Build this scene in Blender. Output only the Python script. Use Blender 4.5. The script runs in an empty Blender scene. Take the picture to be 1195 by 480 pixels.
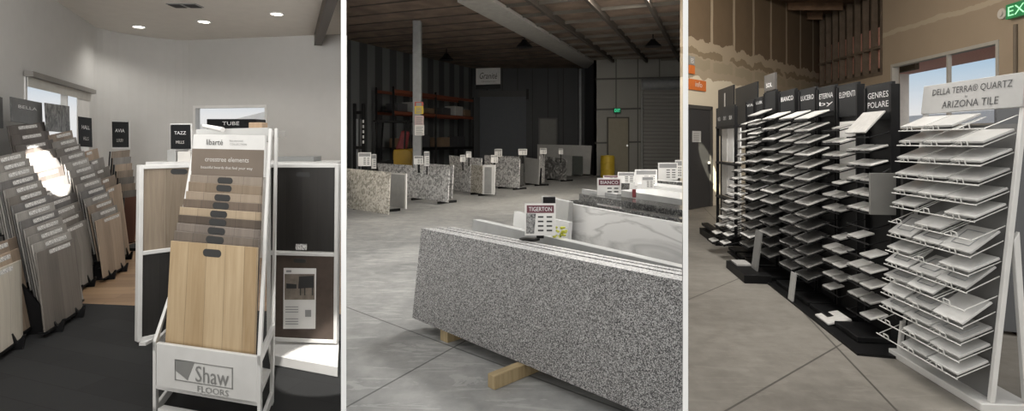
import bpy, math, random
from mathutils import Vector, Matrix
V = Vector
random.seed(7)
S = bpy.context.scene
COL = S.collection

# ------------------------------------------------------------------ camera, sky, lights, exposure
F, CX, HY, CH = 640.0, 597.5, 165.0, 1.5          # focal length in px, horizon row, eye height
cam_d = bpy.data.cameras.new('camera'); cam = bpy.data.objects.new('camera', cam_d); COL.objects.link(cam)
cam.location = (0, 0, CH); cam.rotation_euler = (math.pi / 2, 0, 0)
cam_d.sensor_width = 36; cam_d.lens = F / 1195 * 36; cam_d.shift_y = -(240 - HY) / 1195
cam_d.clip_start = 0.05; cam_d.clip_end = 500
S.camera = cam
S.view_settings.view_transform = 'Standard'; S.view_settings.look = 'None'
S.view_settings.gamma = 1; S.view_settings.use_curve_mapping = False
S.view_settings.exposure = 0.0
S.cycles.use_denoising = True
S.cycles.max_bounces = 6
S.cycles.sample_clamp_indirect = 4

w = bpy.data.worlds.new('sky'); S.world = w; w.use_nodes = True
nt = w.node_tree; nt.nodes.clear()
tc = nt.nodes.new('ShaderNodeTexCoord'); sx = nt.nodes.new('ShaderNodeSeparateXYZ')
rp = nt.nodes.new('ShaderNodeValToRGB'); bg = nt.nodes.new('ShaderNodeBackground'); wo = nt.nodes.new('ShaderNodeOutputWorld')
nt.links.new(tc.outputs['Generated'], sx.inputs[0]); nt.links.new(sx.outputs['Z'], rp.inputs[0])
hz = nt.nodes.new('ShaderNodeMapRange'); hz.inputs['From Min'].default_value = .25; hz.inputs['From Max'].default_value = -.55   # sky behind the camera, whitened and brightened as added front fill
mxs = nt.nodes.new('ShaderNodeMix'); mxs.data_type = 'RGBA'; mxs.inputs[7].default_value = (1.62, 1.56, 1.46, 1)
nt.links.new(sx.outputs['Y'], hz.inputs['Value']); nt.links.new(hz.outputs[0], mxs.inputs[0]); nt.links.new(rp.outputs[0], mxs.inputs[6])
nt.links.new(mxs.outputs[2], bg.inputs[0]); nt.links.new(bg.outputs[0], wo.inputs[0])
e = rp.color_ramp.elements
e[0].position = 0.04; e[0].color = (1.0, 1.0, 1.0, 1)
e[1].position = 0.32; e[1].color = (0.14, 0.36, 0.66, 1)
x = e.new(0.13); x.color = (0.42, 0.66, 0.88, 1)
bg.inputs[1].default_value = 0.85

def lamp(name, kind, loc, target, power, color=(1, 1, 1), **k):
    d = bpy.data.lights.new(name, kind); o = bpy.data.objects.new(name, d); COL.objects.link(o)
    o.location = loc; o.rotation_euler = (V(target) - V(loc)).to_track_quat('-Z', 'Y').to_euler()
    d.energy = power; d.color = color
    for a, b in k.items(): setattr(d, a, b)
    return o
# unseen area lights added to brighten the three rooms, all out of frame
lamp('showroom_top_fill', 'AREA', (-2.6, 3.3, 2.9), (-3.4, 6.0, 1.0), 55, (1, .98, .95), shape='RECTANGLE', size=2.2, size_y=.8)
lamp('showroom_front_fill', 'AREA', (-1.3, -.6, 1.7), (-3.6, 8.0, 3.3), 24, (1, .98, .95), shape='RECTANGLE', size=1.6, size_y=1.2, spread=math.radians(75))  # added bounce fill behind the camera for showroom ceiling and walls
lamp('warehouse_front_fill', 'AREA', (-.9, 1.2, 4.6), (-.6, 8.0, 0.0), 40, (.97, .99, 1), shape='RECTANGLE', size=2.4, size_y=1.6)
lamp('warehouse_roof_light', 'AREA', (1.3, 7.0, 4.95), (-.4, 5.4, 0.0), 260, (1, .98, .94), shape='RECTANGLE', size=1.2, size_y=.8)
lamp('warehouse_bay_fill', 'AREA', (2.2, 12.7, 5.0), (1.9, 13.2, 0), 400, (1, .92, .80), shape='RECTANGLE', size=3.0, size_y=1.2)  # added to lift the far slab row, no fixture here
lamp('tile_room_top_fill', 'AREA', (2.2, 3.4, 4.6), (3.6, 6.5, .6), 170, (1, .95, .88), shape='RECTANGLE', size=2.0, size_y=1.4)
lamp('tile_room_bay_fill', 'AREA', (5.2, 9.3, 5.2), (6.4, 13.5, 2.0), 190, (1, .88, .72), shape='RECTANGLE', size=2.0, size_y=2.0)
# narrow hard beams of daylight
lamp('showroom_sunbeam', 'SPOT', (-1.75, 4.0, 2.95), (-4.45, 5.40, 1.33), 11000, (1, .96, .9), spot_size=math.radians(8), spot_blend=.05, shadow_soft_size=.02)
lamp('platform_sunbeam', 'SPOT', (-1.0, 2.3, 2.9), (-1.17, 3.55, .1), 800, (1, .96, .9), spot_size=math.radians(13), spot_blend=.05, shadow_soft_size=.02)
lamp('slab_sunbeam', 'SPOT', (1.6, 6.3, 4.9), (.93, 3.6, .70), 900, (1, .97, .9), spot_size=math.radians(5), spot_blend=.1, shadow_soft_size=.03)

lamp('tile_aisle_fill', 'AREA', (2.08, 6.3, 3.25), (3.2, 8.0, 1.1), 90, (1, .96, .9), shape='RECTANGLE', size=.4, size_y=.4)  # added fill so the far white sheets catch light, no fixture here
lamp('door_sunbeam', 'SPOT', (2.95, 8.6, 5.0), (4.50, 12.58, .95), 14000, (1, .93, .7), spot_size=math.radians(4.2), spot_blend=.05, shadow_soft_size=.02)

# ------------------------------------------------------------------ helpers
def ray(u, v): return V(((u - CX) / F, 1, (HY - v) / F))
def at(u, v, Y): return V((0, 0, CH)) + ray(u, v) * Y
def fl(u, v, z=0.0): return at(u, v, (CH - z) * F / (v - HY))
def hit(u, v, p, n):
    r = ray(u, v); c = V((0, 0, CH))
    return c + r * ((p - c).dot(n) / r.dot(n))
ORD = 'first second third fourth fifth sixth seventh eighth ninth tenth eleventh twelfth thirteenth fourteenth fifteenth sixteenth seventeenth eighteenth nineteenth twentieth'.split()
UP = V((0, 0, 1))

class MB:
    def __init__(s): s.v = []; s.f = []; s.uv = []
    def quadface(s, idx, uvs): s.f.append(tuple(idx)); s.uv.append(list(uvs))
    def box8(s, b, t, uvb=None):
        """b, t: four corners each, same winding; uv on all sides in metres"""
        k = len(s.v); s.v += [V(p) for p in b] + [V(p) for p in t]
        def face(ix):
            ps = [s.v[k + i] for i in ix]
            a = (ps[1] - ps[0]).length; c = (ps[3] - ps[0]).length
            s.quadface([k + i for i in ix], [(0, 0), (a, 0), (a, c), (0, c)])
        for ix in ((0, 3, 2, 1), (4, 5, 6, 7), (0, 1, 5, 4), (1, 2, 6, 5), (2, 3, 7, 6), (3, 0, 4, 7)): face(ix)
        return s
    def box(s, c, sx, sy, sz, rz=0.0):
        """c: centre of the bottom"""
        c = V(c); ax = V((math.cos(rz), math.sin(rz), 0)) * sx / 2; ay = V((-math.sin(rz), math.cos(rz), 0)) * sy / 2
        b = [c - ax - ay, c + ax - ay, c + ax + ay, c - ax + ay]
        return s.box8(b, [p + UP * sz for p in b])
    def obox(s, c, a, b, d):
        """c centre; a, b, d half vectors"""
        c, a, b, d = V(c), V(a), V(b), V(d)
        q = [c - a - b - d, c + a - b - d, c + a + b - d, c - a + b - d]
        return s.box8(q, [p + d * 2 for p in q])
    def slab(s, tl, tr, br, bl, th):
        """front quad seen from the front, th goes to the back"""
        tl, tr, br, bl = V(tl), V(tr), V(br), V(bl)
        n = (tr - bl).cross(tl - br); n.normalize()      # towards the viewer
        k = len(s.v); o = -n * th
        s.v += [bl, br, tr, tl, bl + o, br + o, tr + o, tl + o]
        W = (br - bl).length; H = (tl - bl).length
        s.quadface([k, k + 1, k + 2, k + 3], [(0, 0), (W, 0), (W, H), (0, H)])
        s.quadface([k + 5, k + 4, k + 7, k + 6], [(W, 0), (0, 0), (0, H), (W, H)])
        s.quadface([k + 1, k + 5, k + 6, k + 2], [(0, 0), (th, 0), (th, H), (0, H)])
        s.quadface([k + 4, k, k + 3, k + 7], [(0, 0), (th, 0), (th, H), (0, H)])
        s.quadface([k + 3, k + 2, k + 6, k + 7], [(0, 0), (W, 0), (W, th), (0, th)])
        s.quadface([k + 4, k + 5, k + 1, k], [(0, 0), (W, 0), (W, th), (0, th)])
        return s
    def prism(s, pts, vec):
        k = len(s.v); n = len(pts); vec = V(vec)
        s.v += [V(p) for p in pts] + [V(p) + vec for p in pts]
        P0 = V(pts[0]); ex = (V(pts[1]) - P0).normalized()
        nn = vec.normalized(); ey = nn.cross(ex)
        uvs = [((V(p) - P0).dot(ex), (V(p) - P0).dot(ey)) for p in pts]
        s.quadface(list(range(k, k + n))[::-1], uvs[::-1]); s.quadface(range(k + n, k + 2 * n), uvs)
        for i in range(n):
            j = (i + 1) % n; L = (V(pts[j]) - V(pts[i])).length; h = vec.length
            s.quadface([k + i, k + j, k + n + j, k + n + i], [(0, 0), (L, 0), (L, h), (0, h)])
        return s
    def tube(s, p, q, r, n=8, r2=None):
        p, q = V(p), V(q); d = (q - p).normalized(); r2 = r if r2 is None else r2
        a = d.orthogonal().normalized(); b = d.cross(a); k = len(s.v)
        for c, rr in ((p, r), (q, r2)):
            for i in range(n):
                t = 2 * math.pi * i / n; s.v.append(c + (a * math.cos(t) + b * math.sin(t)) * rr)
        L = (q - p).length
        for i in range(n):
            j = (i + 1) % n
            s.quadface([k + i, k + j, k + n + j, k + n + i], [(i / n, 0), ((i + 1) / n, 0), ((i + 1) / n, L), (i / n, L)])
        s.quadface([k + i for i in range(n)][::-1], [(0, 0)] * n); s.quadface([k + n + i for i in range(n)], [(0, 0)] * n)
        return s
    def path(s, pts, r, n=6):
        for a, b in zip(pts, pts[1:]): s.tube(a, b, r, n)
        return s
    def lathe(s, c, prof, n=24):
        c = V(c); k = len(s.v)
        for r, z in prof:
            for i in range(n):
                t = 2 * math.pi * i / n; s.v.append(c + V((r * math.cos(t), r * math.sin(t), z)))
        for m in range(len(prof) - 1):
            for i in range(n):
                j = (i + 1) % n
                s.quadface([k + m * n + i, k + m * n + j, k + (m + 1) * n + j, k + (m + 1) * n + i], [(0, 0), (1, 0), (1, 1), (0, 1)])
        s.quadface([k + i for i in range(n)][::-1], [(0, 0)] * n)
        s.quadface([k + (len(prof) - 1) * n + i for i in range(n)], [(0, 0)] * n)
        return s
    def build(s, name, mat, parent=None, loc=None, bevel=0, mats=None):
        org = V(loc) if loc is not None else V((0, 0, 0))
        if parent is not None:
            q = parent; org = V((0, 0, 0))
            while q is not None: org += V(q.location); q = q.parent
        me = bpy.data.meshes.new(name)
        me.from_pydata([tuple(p - org) for p in s.v], [], s.f)
        ul = me.uv_layers.new(name='uv'); i = 0
        for us in s.uv:
            for c in us: ul.data[i].uv = c; i += 1
        me.materials.append(mat)
        import bmesh
        bm = bmesh.new(); bm.from_mesh(me); bmesh.ops.recalc_face_normals(bm, faces=bm.faces); bm.to_mesh(me); bm.free()
        o = bpy.data.objects.new(name, me); COL.objects.link(o)
        if parent is not None: o.parent = parent
        else: o.location = org
        if bevel:
            md = o.modifiers.new('bevel', 'BEVEL'); md.width = bevel; md.segments = 1; md.limit_method = 'ANGLE'
        return o

def tag(o, label, cat, group=None, kind=None):
    o['label'] = label; o['category'] = cat
    if group: o['group'] = group
    if kind: o['kind'] = kind
    return o
def thing(name, label, cat, loc, group=None):
    o = bpy.data.objects.new(name, None); COL.objects.link(o); o.location = loc; o.empty_display_size = .05
    return tag(o, label, cat, group)
def struct(o): o['kind'] = 'structure'; return o
def solo(name, mb, mat, label, cat, group=None, bevel=0):
    zs = min(p.z for p in mb.v); c = sum(mb.v, V((0, 0, 0))) / len(mb.v)
    return tag(mb.build(name, mat, None, (c.x, c.y, zs), bevel), label, cat, group)

def text(name, body, c, xd, up, h, mat, parent, width=None, th=.0012, shear=0.0):
    """raised lettering centred on c, on the plane spanned by xd and up; h = capital height"""
    cu = bpy.data.curves.new(name, 'FONT'); cu.body = body; cu.align_x = 'CENTER'; cu.align_y = 'CENTER'
    cu.size = 1; cu.extrude = 0; cu.resolution_u = 2; cu.shear = shear
    t = bpy.data.objects.new(name, cu); COL.objects.link(t)
    dg = bpy.context.evaluated_depsgraph_get()
    me = bpy.data.meshes.new_from_object(t.evaluated_get(dg)); bpy.data.objects.remove(t)
    xs = [v.co.x for v in me.vertices] or [0]; ys = [v.co.y for v in me.vertices] or [0]
    cx, cy = (max(xs) + min(xs)) / 2, (max(ys) + min(ys)) / 2
    sy = h / max(1e-6, max(ys) - min(ys)); sx_ = sy if width is None else width / max(1e-6, max(xs) - min(xs))
    xd = V(xd).normalized(); up = V(up).normalized(); n = xd.cross(up).normalized()
    org = V((0, 0, 0)); q = parent
    while q is not None: org += V(q.location); q = q.parent
    for v in me.vertices:
        v.co = V(c) + xd * ((v.co.x - cx) * sx_) + up * ((v.co.y - cy) * sy) + n * th - org
    me.materials.clear(); me.materials.append(mat); me.name = name
    o = bpy.data.objects.new(name, me); COL.objects.link(o); o.parent = parent
    return o

# ------------------------------------------------------------------ materials
class N:
    def __init__(s, name):
        s.m = bpy.data.materials.new(name); s.m.use_nodes = True; s.t = s.m.node_tree
        s.p = s.t.nodes['Principled BSDF']
    def n(s, typ, **k):
        q = s.t.nodes.new('ShaderNode' + typ)
        for a, b in k.items():
            if a.startswith('i_'): q.inputs[a[2:].replace('_', ' ')].default_value = b
            else: setattr(q, a, b)
        return q
    def l(s, a, b): s.t.links.new(a, b)
    def ramp(s, src, stops, interp='LINEAR'):
        r = s.n('ValToRGB'); el = r.color_ramp.elements; r.color_ramp.interpolation = interp
        while len(el) < len(stops): el.new(.5)
        for q, (p, c) in zip(el, stops): q.position = p; q.color = (c[0], c[1], c[2], 1)
        s.l(src, r.inputs[0]); return r.outputs[0]
    def math(s, op, a, b=None, c=None):
        q = s.n('Math', operation=op)
        for i, z in enumerate((a, b, c)):
            if z is None: continue
            if isinstance(z, (int, float)): q.inputs[i].default_value = z
            else: s.l(z, q.inputs[i])
        return q.outputs[0]
    def mix(s, f, a, b):
        q = s.n('Mix', data_type='RGBA')
        for i, z in ((0, f), (6, a), (7, b)):
            if isinstance(z, (int, float)): q.inputs[i].default_value = z
            elif isinstance(z, tuple): q.inputs[i].default_value = (z[0], z[1], z[2], 1)
            else: s.l(z, q.inputs[i])
        return q.outputs[2]
    def coord(s, which='Object'): return s.n('TexCoord').outputs[which]
    def noise(s, vec, scale, detail=4, rough=.55, dist=0.0):
        q = s.n('TexNoise'); q.inputs['Scale'].default_value = scale; q.inputs['Detail'].default_value = detail
        q.inputs['Roughness'].default_value = rough; q.inputs['Distortion'].default_value = dist
        s.l(vec, q.inputs['Vector']); return q.outputs[0]
    def mapping(s, vec, scale=(1, 1, 1), rot=(0, 0, 0), loc=(0, 0, 0)):
        q = s.n('Mapping'); q.inputs['Scale'].default_value = scale; q.inputs['Rotation'].default_value = rot; q.inputs['Location'].default_value = loc
        s.l(vec, q.inputs['Vector']); return q.outputs[0]
    def bump(s, h, strength=.2, dist=.01):
        q = s.n('Bump'); q.inputs['Strength'].default_value = strength; q.inputs['Distance'].default_value = dist
        s.l(h, q.inputs['Height']); s.l(q.outputs[0], s.p.inputs['Normal'])
    def col(s, c): s.l(c, s.p.inputs['Base Color'])
    def set(s, rough=.5, metal=0, spec=.5):
        s.p.inputs['Roughness'].default_value = rough; s.p.inputs['Metallic'].default_value = metal
        s.p.inputs['Specular IOR Level'].default_value = spec; return s.m

def paint(name, c, rough=.5, metal=0, var=.06, scale=6, bump=0.0, spec=.5):
    k = N(name); nz = k.noise(k.coord(), scale, 5)
    lo = tuple(max(0, q * (1 - var)) for q in c); hi = tuple(min(1, q * (1 + var)) for q in c)
    k.col(k.ramp(nz, [(.3, lo), (.7, hi)]))
    if bump: k.bump(k.noise(k.coord(), scale * 20, 3), bump, .004)
    return k.set(rough, metal, spec)
def wood(name, c1, c2, plank=.12, rough=.45, groove=True):
    k = N(name); uv = k.coord('UV'); s = k.n('SeparateXYZ'); k.l(uv, s.inputs[0])
    idx = k.math('FLOOR', k.math('DIVIDE', s.outputs[0], plank))
    wn = k.n('TexWhiteNoise', noise_dimensions='1D'); k.l(idx, wn.inputs['W'])
    cb = k.n('CombineXYZ'); k.l(k.math('ADD', s.outputs[0], k.math('MULTIPLY', wn.outputs['Value'], 7.0)), cb.inputs[0]); k.l(s.outputs[1], cb.inputs[1]); k.l(wn.outputs['Value'], cb.inputs[2])
    g = k.noise(k.mapping(cb.outputs[0], (34, 2.2, 3)), 1, 7, .62, .6)
    g2 = k.math('ADD', k.math('MULTIPLY', g, .72), k.math('MULTIPLY', wn.outputs['Value'], .28))
    c = k.ramp(g2, [(.25, c1), (.75, c2)])
    if groove:
        fr = k.math('FRACT', k.math('DIVIDE', s.outputs[0], plank))
        gl = k.math('LESS_THAN', fr, .025)
        c = k.mix(k.math('MULTIPLY', gl, .55), c, tuple(q * .3 for q in c1))
    k.col(c); k.bump(g, .1, .002)
    return k.set(rough)
def granite(name, stops, scale=120, rough=.25, blot=0.0):
    k = N(name); co = k.coord(); v = k.n('TexVoronoi'); v.inputs['Scale'].default_value = scale; k.l(co, v.inputs['Vector'])
    s = k.n('SeparateColor'); k.l(v.outputs['Color'], s.inputs[0])
    val = s.outputs[0]
    if blot: val = k.math('ADD', k.math('MULTIPLY', val, 1 - blot), k.math('MULTIPLY', k.noise(co, scale * .08, 5, .6), blot))
    k.col(k.ramp(val, stops)); return k.set(rough)
def marble(name, base, vein, scale=2.2, rough=.15, width=.09):
    k = N(name); co = k.coord('UV'); n1 = k.noise(k.mapping(co, (.55, 2.4, 1), (0, 0, .55)), scale, 5, .5, .8)
    a = k.math('ABSOLUTE', k.math('SUBTRACT', n1, .5))
    soft = k.noise(co, scale * .6, 3)
    c = k.ramp(a, [(0, vein), (width, base)])
    c = k.mix(k.math('MULTIPLY', soft, .18), c, vein)
    k.col(c); return k.set(rough)
def concrete(name, lo, hi, lines=(), rough=.55, dust=.0):
    k = N(name); co = k.n('NewGeometry').outputs['Position']
    a = k.noise(co, .55, 8, .62, .4); b = k.noise(co, 7, 6, .6)
    v = k.math('ADD', k.math('MULTIPLY', a, .65), k.math('MULTIPLY', b, .35))
    c = k.ramp(v, [(.36, lo), (.62, hi)])
    if dust:
        st = k.noise(k.mapping(co, (1.0, 5.0, 1), (0, 0, .7)), 1.3, 8, .7, 1.5)
        c = k.mix(k.math('MULTIPLY', k.math('GREATER_THAN', st, .56), dust), c, tuple(min(1, q * 1.35) for q in hi))
    s = k.n('SeparateXYZ'); k.l(co, s.inputs[0])
    for p, q in lines:                                  # control joints
        d = V((q[0] - p[0], q[1] - p[1])).normalized(); nx, ny = -d.y, d.x; c0 = p[0] * nx + p[1] * ny
        dd = k.math('ABSOLUTE', k.math('SUBTRACT', k.math('ADD', k.math('MULTIPLY', s.outputs[0], nx), k.math('MULTIPLY', s.outputs[1], ny)), c0))
        c = k.mix(k.math('MULTIPLY', k.math('LESS_THAN', dd, .007), .75), c, tuple(q2 * .25 for q2 in lo))
    k.col(c); k.bump(b, .08, .01)
    k.l(k.ramp(a, [(.3, (rough - .12,) * 3), (.7, (rough + .12,) * 3)]), k.p.inputs['Roughness'])
    k.p.inputs['Specular IOR Level'].default_value = .35
    return k.m
def emit(name, c, st):
    k = N(name); k.p.inputs['Base Color'].default_value = (c[0], c[1], c[2], 1)
    k.p.inputs['Emission Color'].default_value = (c[0], c[1], c[2], 1); k.p.inputs['Emission Strength'].default_value = st
    return k.m
def glass(name):
    k = N(name); tr = k.n('BsdfTransparent'); gl = k.n('BsdfGlossy'); gl.inputs['Roughness'].default_value = .02
    mx = k.n('MixShader'); mx.inputs[0].default_value = .06
    k.l(tr.outputs[0], mx.inputs[1]); k.l(gl.outputs[0], mx.inputs[2]); k.l(mx.outputs[0], k.t.nodes['Material Output'].inputs[0])
    return k.m

M = dict(
    white=paint('white_enamel', (.62, .615, .60), .35), offwhite=paint('showroom_wall_paint', (.50, .495, .48), .8, var=.02),
    ceil=paint('showroom_ceiling_paint', (.68, .655, .61), .85, var=.03), black=paint('black_laminate', (.0055, .0055, .006), .5, spec=.2),
    card=paint('black_card', (.008, .009, .010), .45, spec=.25), ink=paint('dark_ink', (.03, .03, .03), .6), letter=paint('white_letter', (.75, .75, .75), .5),
    silver=paint('silver_letter', (.33, .33, .32), .4, .4), pale=paint('pale_letter', (.55, .53, .50), .5),
    chrome=paint('wire_chrome', (.55, .55, .55), .3, .8), whitewire=paint('white_wire', (.62, .62, .60), .4),
    brown=paint('brown_header_card', (.155, .125, .10), .5), maroon=paint('maroon_print', (.12, .03, .045), .5), paper=paint('white_paper', (.72, .71, .69), .7, var=.03),
    strip=None, darkwood=wood('dark_wood_beam', (.02, .014, .01), (.055, .035, .025), .3),
    greysteel=paint('grey_steel', (.26, .27, .28), .5, .3, .12), orange=paint('orange_steel', (.15, .04, .018), .5), yellow=paint('yellow_paint', (.30, .185, .012), .45),
    yellowdrum=paint('yellow_drum_plastic', (.52, .36, .03), .45), red=paint('red_vinyl', (.16, .018, .022), .5), rubber=paint('black_rubber', (.012, .012, .012), .8),
    lumber=wood('rough_lumber', (.22, .16, .08), (.42, .33, .19), .2, .7, False), drygrey=paint('dark_grey_panel', (.085, .088, .095), .6),
    doorbrown=paint('tan_door_paint', (.25, .225, .17), .5), darkdoor=paint('charcoal_door_paint', (.028, .028, .03), .5),
    slate=None, orangesign=paint('orange_sign', (.55, .15, .03), .5), greysign=paint('grey_sign', (.25, .25, .25), .5),
    flower=paint('yellow_green_petals', (.45, .46, .05), .7), glass=glass('window_glass'),
    eave=paint('pink_stucco', (.88, .46, .39), .9, var=.25, scale=30), stucco=paint('white_stucco', (.85, .83, .8), .9), block=paint('brown_block', (.25, .17, .11), .9, var=.3, scale=12),
    ground=paint('pale_ground', (.50, .46, .40), .9), greenexit=emit('green_exit_letters', (.05, .75, .35), 1.0), lamp=emit('lamp_glow', (1, .95, .85), 9),
)
k = N('label_strip_print'); uv = k.coord('UV'); nz = k.noise(k.mapping(uv, (160, 60, 1)), 1, 2)
k.col(k.ramp(nz, [(.44, (.25, .25, .25)), (.52, (.72, .71, .69))])); M['strip'] = k.set(.5)
# slate plank floor
k = N('dark_slate_floor'); co = k.n('NewGeometry').outputs['Position']
br = k.n('TexBrick'); k.l(k.mapping(co, (1, 1, 1), (0, 0, .35)), br.inputs['Vector']); br.inputs['Scale'].default_value = 1.0
br.inputs['Brick Width'].default_value = 1.2; br.inputs['Row Height'].default_value = .2; br.inputs['Mortar Size'].default_value = .004
br.inputs['Color1'].default_value = (.011, .0115, .012, 1); br.inputs['Color2'].default_value = (.018, .0185, .019, 1); br.inputs['Mortar'].default_value = (.008, .008, .008, 1)
k.col(k.mix(k.math('MULTIPLY', k.noise(co, 5, 7), .4), br.outputs[0], (.028, .028, .028))); M['slate'] = k.set(.75, 0, .25)
k = N('oak_plank_floor'); co = k.n('NewGeometry').outputs['Position']
br = k.n('TexBrick'); k.l(k.mapping(co, (1, 1, 1), (0, 0, -.1)), br.inputs['Vector']); br.inputs['Scale'].default_value = 1.0
br.inputs['Brick Width'].default_value = 1.3; br.inputs['Row Height'].default_value = .14; br.inputs['Mortar Size'].default_value = .003
br.inputs['Color1'].default_value = (.40, .26, .15, 1); br.inputs['Color2'].default_value = (.26, .16, .09, 1); br.inputs['Mortar'].default_value = (.1, .06, .03, 1)
k.col(k.mix(k.math('MULTIPLY', k.noise(k.mapping(co, (2, 30, 1)), 1.5, 6), .35), br.outputs[0], (.16, .10, .05))); M['oakfloor'] = k.set(.4)
# corrugated steel wall
def steel_wall(name, c, pitch=.75, groove=.05):
    k = N(name); s = k.n('SeparateXYZ'); k.l(k.coord(), s.inputs[0])
    fr = k.math('FRACT', k.math('DIVIDE', s.outputs[0], pitch))
    g = k.math('LESS_THAN', fr, groove / pitch)
    c2 = k.mix(k.math('MULTIPLY', k.noise(k.coord(), .9, 6), .5), c, tuple(q * .6 for q in c))
    k.col(k.mix(g, c2, tuple(q * .35 for q in c))); k.bump(k.math('PINGPONG', fr, .5), .3, .05)
    return k.set(.6, .2)
M['steelwall'] = steel_wall('dark_steel_cladding', (.055, .058, .063)); M['steelwall2'] = steel_wall('grey_steel_cladding', (.30, .295, .275), .95)
M['bluewall'] = steel_wall('corrugated_left_cladding', (.15, .16, .165), .85, .42)
# roller door slats
k = N('roller_door_slats'); s = k.n('SeparateXYZ'); k.l(k.coord(), s.inputs[0])
fr = k.math('FRACT', k.math('DIVIDE', s.outputs[2], .16)); k.col(k.ramp(fr, [(.0, (.04, .04, .04)), (.15, (.24, .235, .225)), (1, (.19, .187, .18))]))
k.bump(k.math('PINGPONG', fr, .5), .5, .05); M['roller'] = k.set(.5, .2)
# taped drywall of the tile room: kraft boards above, painted below
def drywall(name, zk, zp, pitch=1.22, off=0.0, lower=(.60, .55, .45)):
    k = N(name); co = k.coord(); s = k.n('SeparateXYZ'); k.l(co, s.inputs[0])
    wob = k.math('MULTIPLY', k.math('SUBTRACT', k.noise(co, 1.6, 5), .5), .5)
    fr = k.math('PINGPONG', k.math('ADD', k.math('DIVIDE', k.math('ADD', s.outputs[0], off), pitch), k.math('MULTIPLY', wob, .12)), .5)
    seam = k.math('LESS_THAN', fr, .05)
    zz = k.math('ADD', s.outputs[2], wob)
    kraft = k.mix(k.noise(co, 2.5, 6), (.15, .107, .067), (.11, .078, .048))
    mud = (.34, .285, .215)
    up_ = k.mix(seam, kraft, mud)
    band = k.math('LESS_THAN', zz, zk)                      # mud band between the rows
    c = k.mix(band, up_, mud)
    strip_ = k.math('MULTIPLY', k.math('LESS_THAN', k.math('ABSOLUTE', k.math('SUBTRACT', zz, zk - .28)), .07), k.math('GREATER_THAN', k.noise(co, .9, 2), .42))
    c = k.mix(strip_, c, (.21, .165, .11))
    st2 = k.math('MULTIPLY', k.math('LESS_THAN', k.math('ABSOLUTE', k.math('SUBTRACT', zz, zp)), .13), k.math('GREATER_THAN', fr, .07))
    c = k.mix(st2, c, (.30, .26, .19))
    c = k.mix(k.math('LESS_THAN', zz, zp - .35), c, lower)
    k.col(c); return k.set(.85)
M['drywall'] = drywall('taped_drywall', 3.78, 3.25); M['drywall2'] = drywall('window_wall_drywall', 4.4, 9.9, 2.4, .6, (.36, .30, .235))
k = N('window_wall_paint'); co = k.coord(); s = k.n('SeparateXYZ'); k.l(co, s.inputs[0])
zz = k.math('ADD', k.math('ADD', s.outputs[2], k.math('MULTIPLY', s.outputs[0], .02)), k.math('MULTIPLY', k.noise(co, 2, 4), .2))
sm = k.math('LESS_THAN', k.math('ABSOLUTE', k.math('SUBTRACT', zz, 4.35)), .06)
k.col(k.mix(sm, k.mix(k.noise(co, 1.2, 4), (.30, .245, .185), (.36, .295, .225)), (.42, .36, .28))); M['windowwall'] = k.set(.85)
M['wh_floor'] = concrete('warehouse_concrete', (.16, .165, .165), (.33, .33, .322), [(fl(405, 475).xy, fl(527, 407).xy), (fl(520, 402).xy, fl(600, 432).xy)], .5, .35)
M['tr_floor'] = concrete('tile_room_concrete', (.14, .13, .115), (.245, .23, .205), [(fl(850, 478).xy, fl(985, 400).xy), (fl(803, 350).xy, fl(870, 322).xy), (fl(935, 362).xy, fl(1047, 480).xy)], .5, .15)
M['granite_near'] = granite('salt_pepper_granite', [(0, (.02, .02, .022)), (.28, (.06, .06, .062)), (.5, (.16, .156, .153)), (.75, (.33, .325, .32)), (1, (.45, .445, .44))], 230, .35)
M['granite_edge'] = granite('granite_sawn_edge', [(0, (.12, .12, .12)), (.5, (.34, .34, .34)), (1, (.6, .6, .59))], 140, .5)
M['granite_beige'] = granite('beige_granite', [(0, (.05, .04, .03)), (.35, (.30, .28, .235)), (.6, (.54, .515, .46)), (1, (.74, .72, .67))], 26, .35, .5)
M['granite_grey'] = granite('grey_granite', [(0, (.06, .06, .065)), (.3, (.28, .28, .28)), (.55, (.56, .56, .56)), (1, (.8, .8, .79))], 24, .35, .35)
M['granite_dark'] = granite('dark_granite', [(0, (.02, .02, .02)), (.6, (.06, .06, .06)), (1, (.16, .16, .15))], 80, .12)
M['marble'] = marble('grey_veined_marble', (.68, .675, .665), (.44, .435, .43), 1.4, .15, .05)
M['quartz'] = paint('white_quartz', (.66, .66, .65), .12, var=.03, scale=3); M['greyslab'] = paint('honed_grey_stone', (.28, .285, .28), .3, var=.1)
M['greenslab'] = paint('dark_green_stone', (.09, .10, .095), .25); M['whiteslab'] = paint('plain_white_slab', (.36, .36, .35), .3)
k = N('crumpled_plastic_wrap'); nz = k.noise(k.coord('UV'), 2.4, 6, .6, 3.5); k.col(k.ramp(nz, [(.4, (.10, .10, .10)), (.55, (.24, .24, .235)), (.62, (.5, .5, .5))])); k.bump(nz, .8, .06); M['wrap'] = k.set(.2)

def seam_box(name, p0, p1, z0, z1, th, mat, holes=(), side=1):
    """a wall whose own x runs from p0 to p1; holes (s0, s1, za, zb); th goes away from the room"""
    p0, p1 = V((p0[0], p0[1], 0)), V((p1[0], p1[1], 0)); L = (p1 - p0).length; mb = MB()
    def bx(a, b, c, d):
        if b - a > 1e-4 and d - c > 1e-4: mb.box8([(a, 0, c), (b, 0, c), (b, side * th, c), (a, side * th, c)], [(a, 0, d), (b, 0, d), (b, side * th, d), (a, side * th, d)])
    cuts = sorted(holes); s = 0.0
    for a, b, c, d in cuts:
        bx(s, a, z0, z1); bx(a, b, z0, c); bx(a, b, d, z1); s = b
    bx(s, L, z0, z1)
    o = mb.build(name, mat); o.location = p0; o.rotation_euler = (0, 0, math.atan2(p1.y - p0.y, p1.x - p0.x))
    return struct(o)

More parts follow.
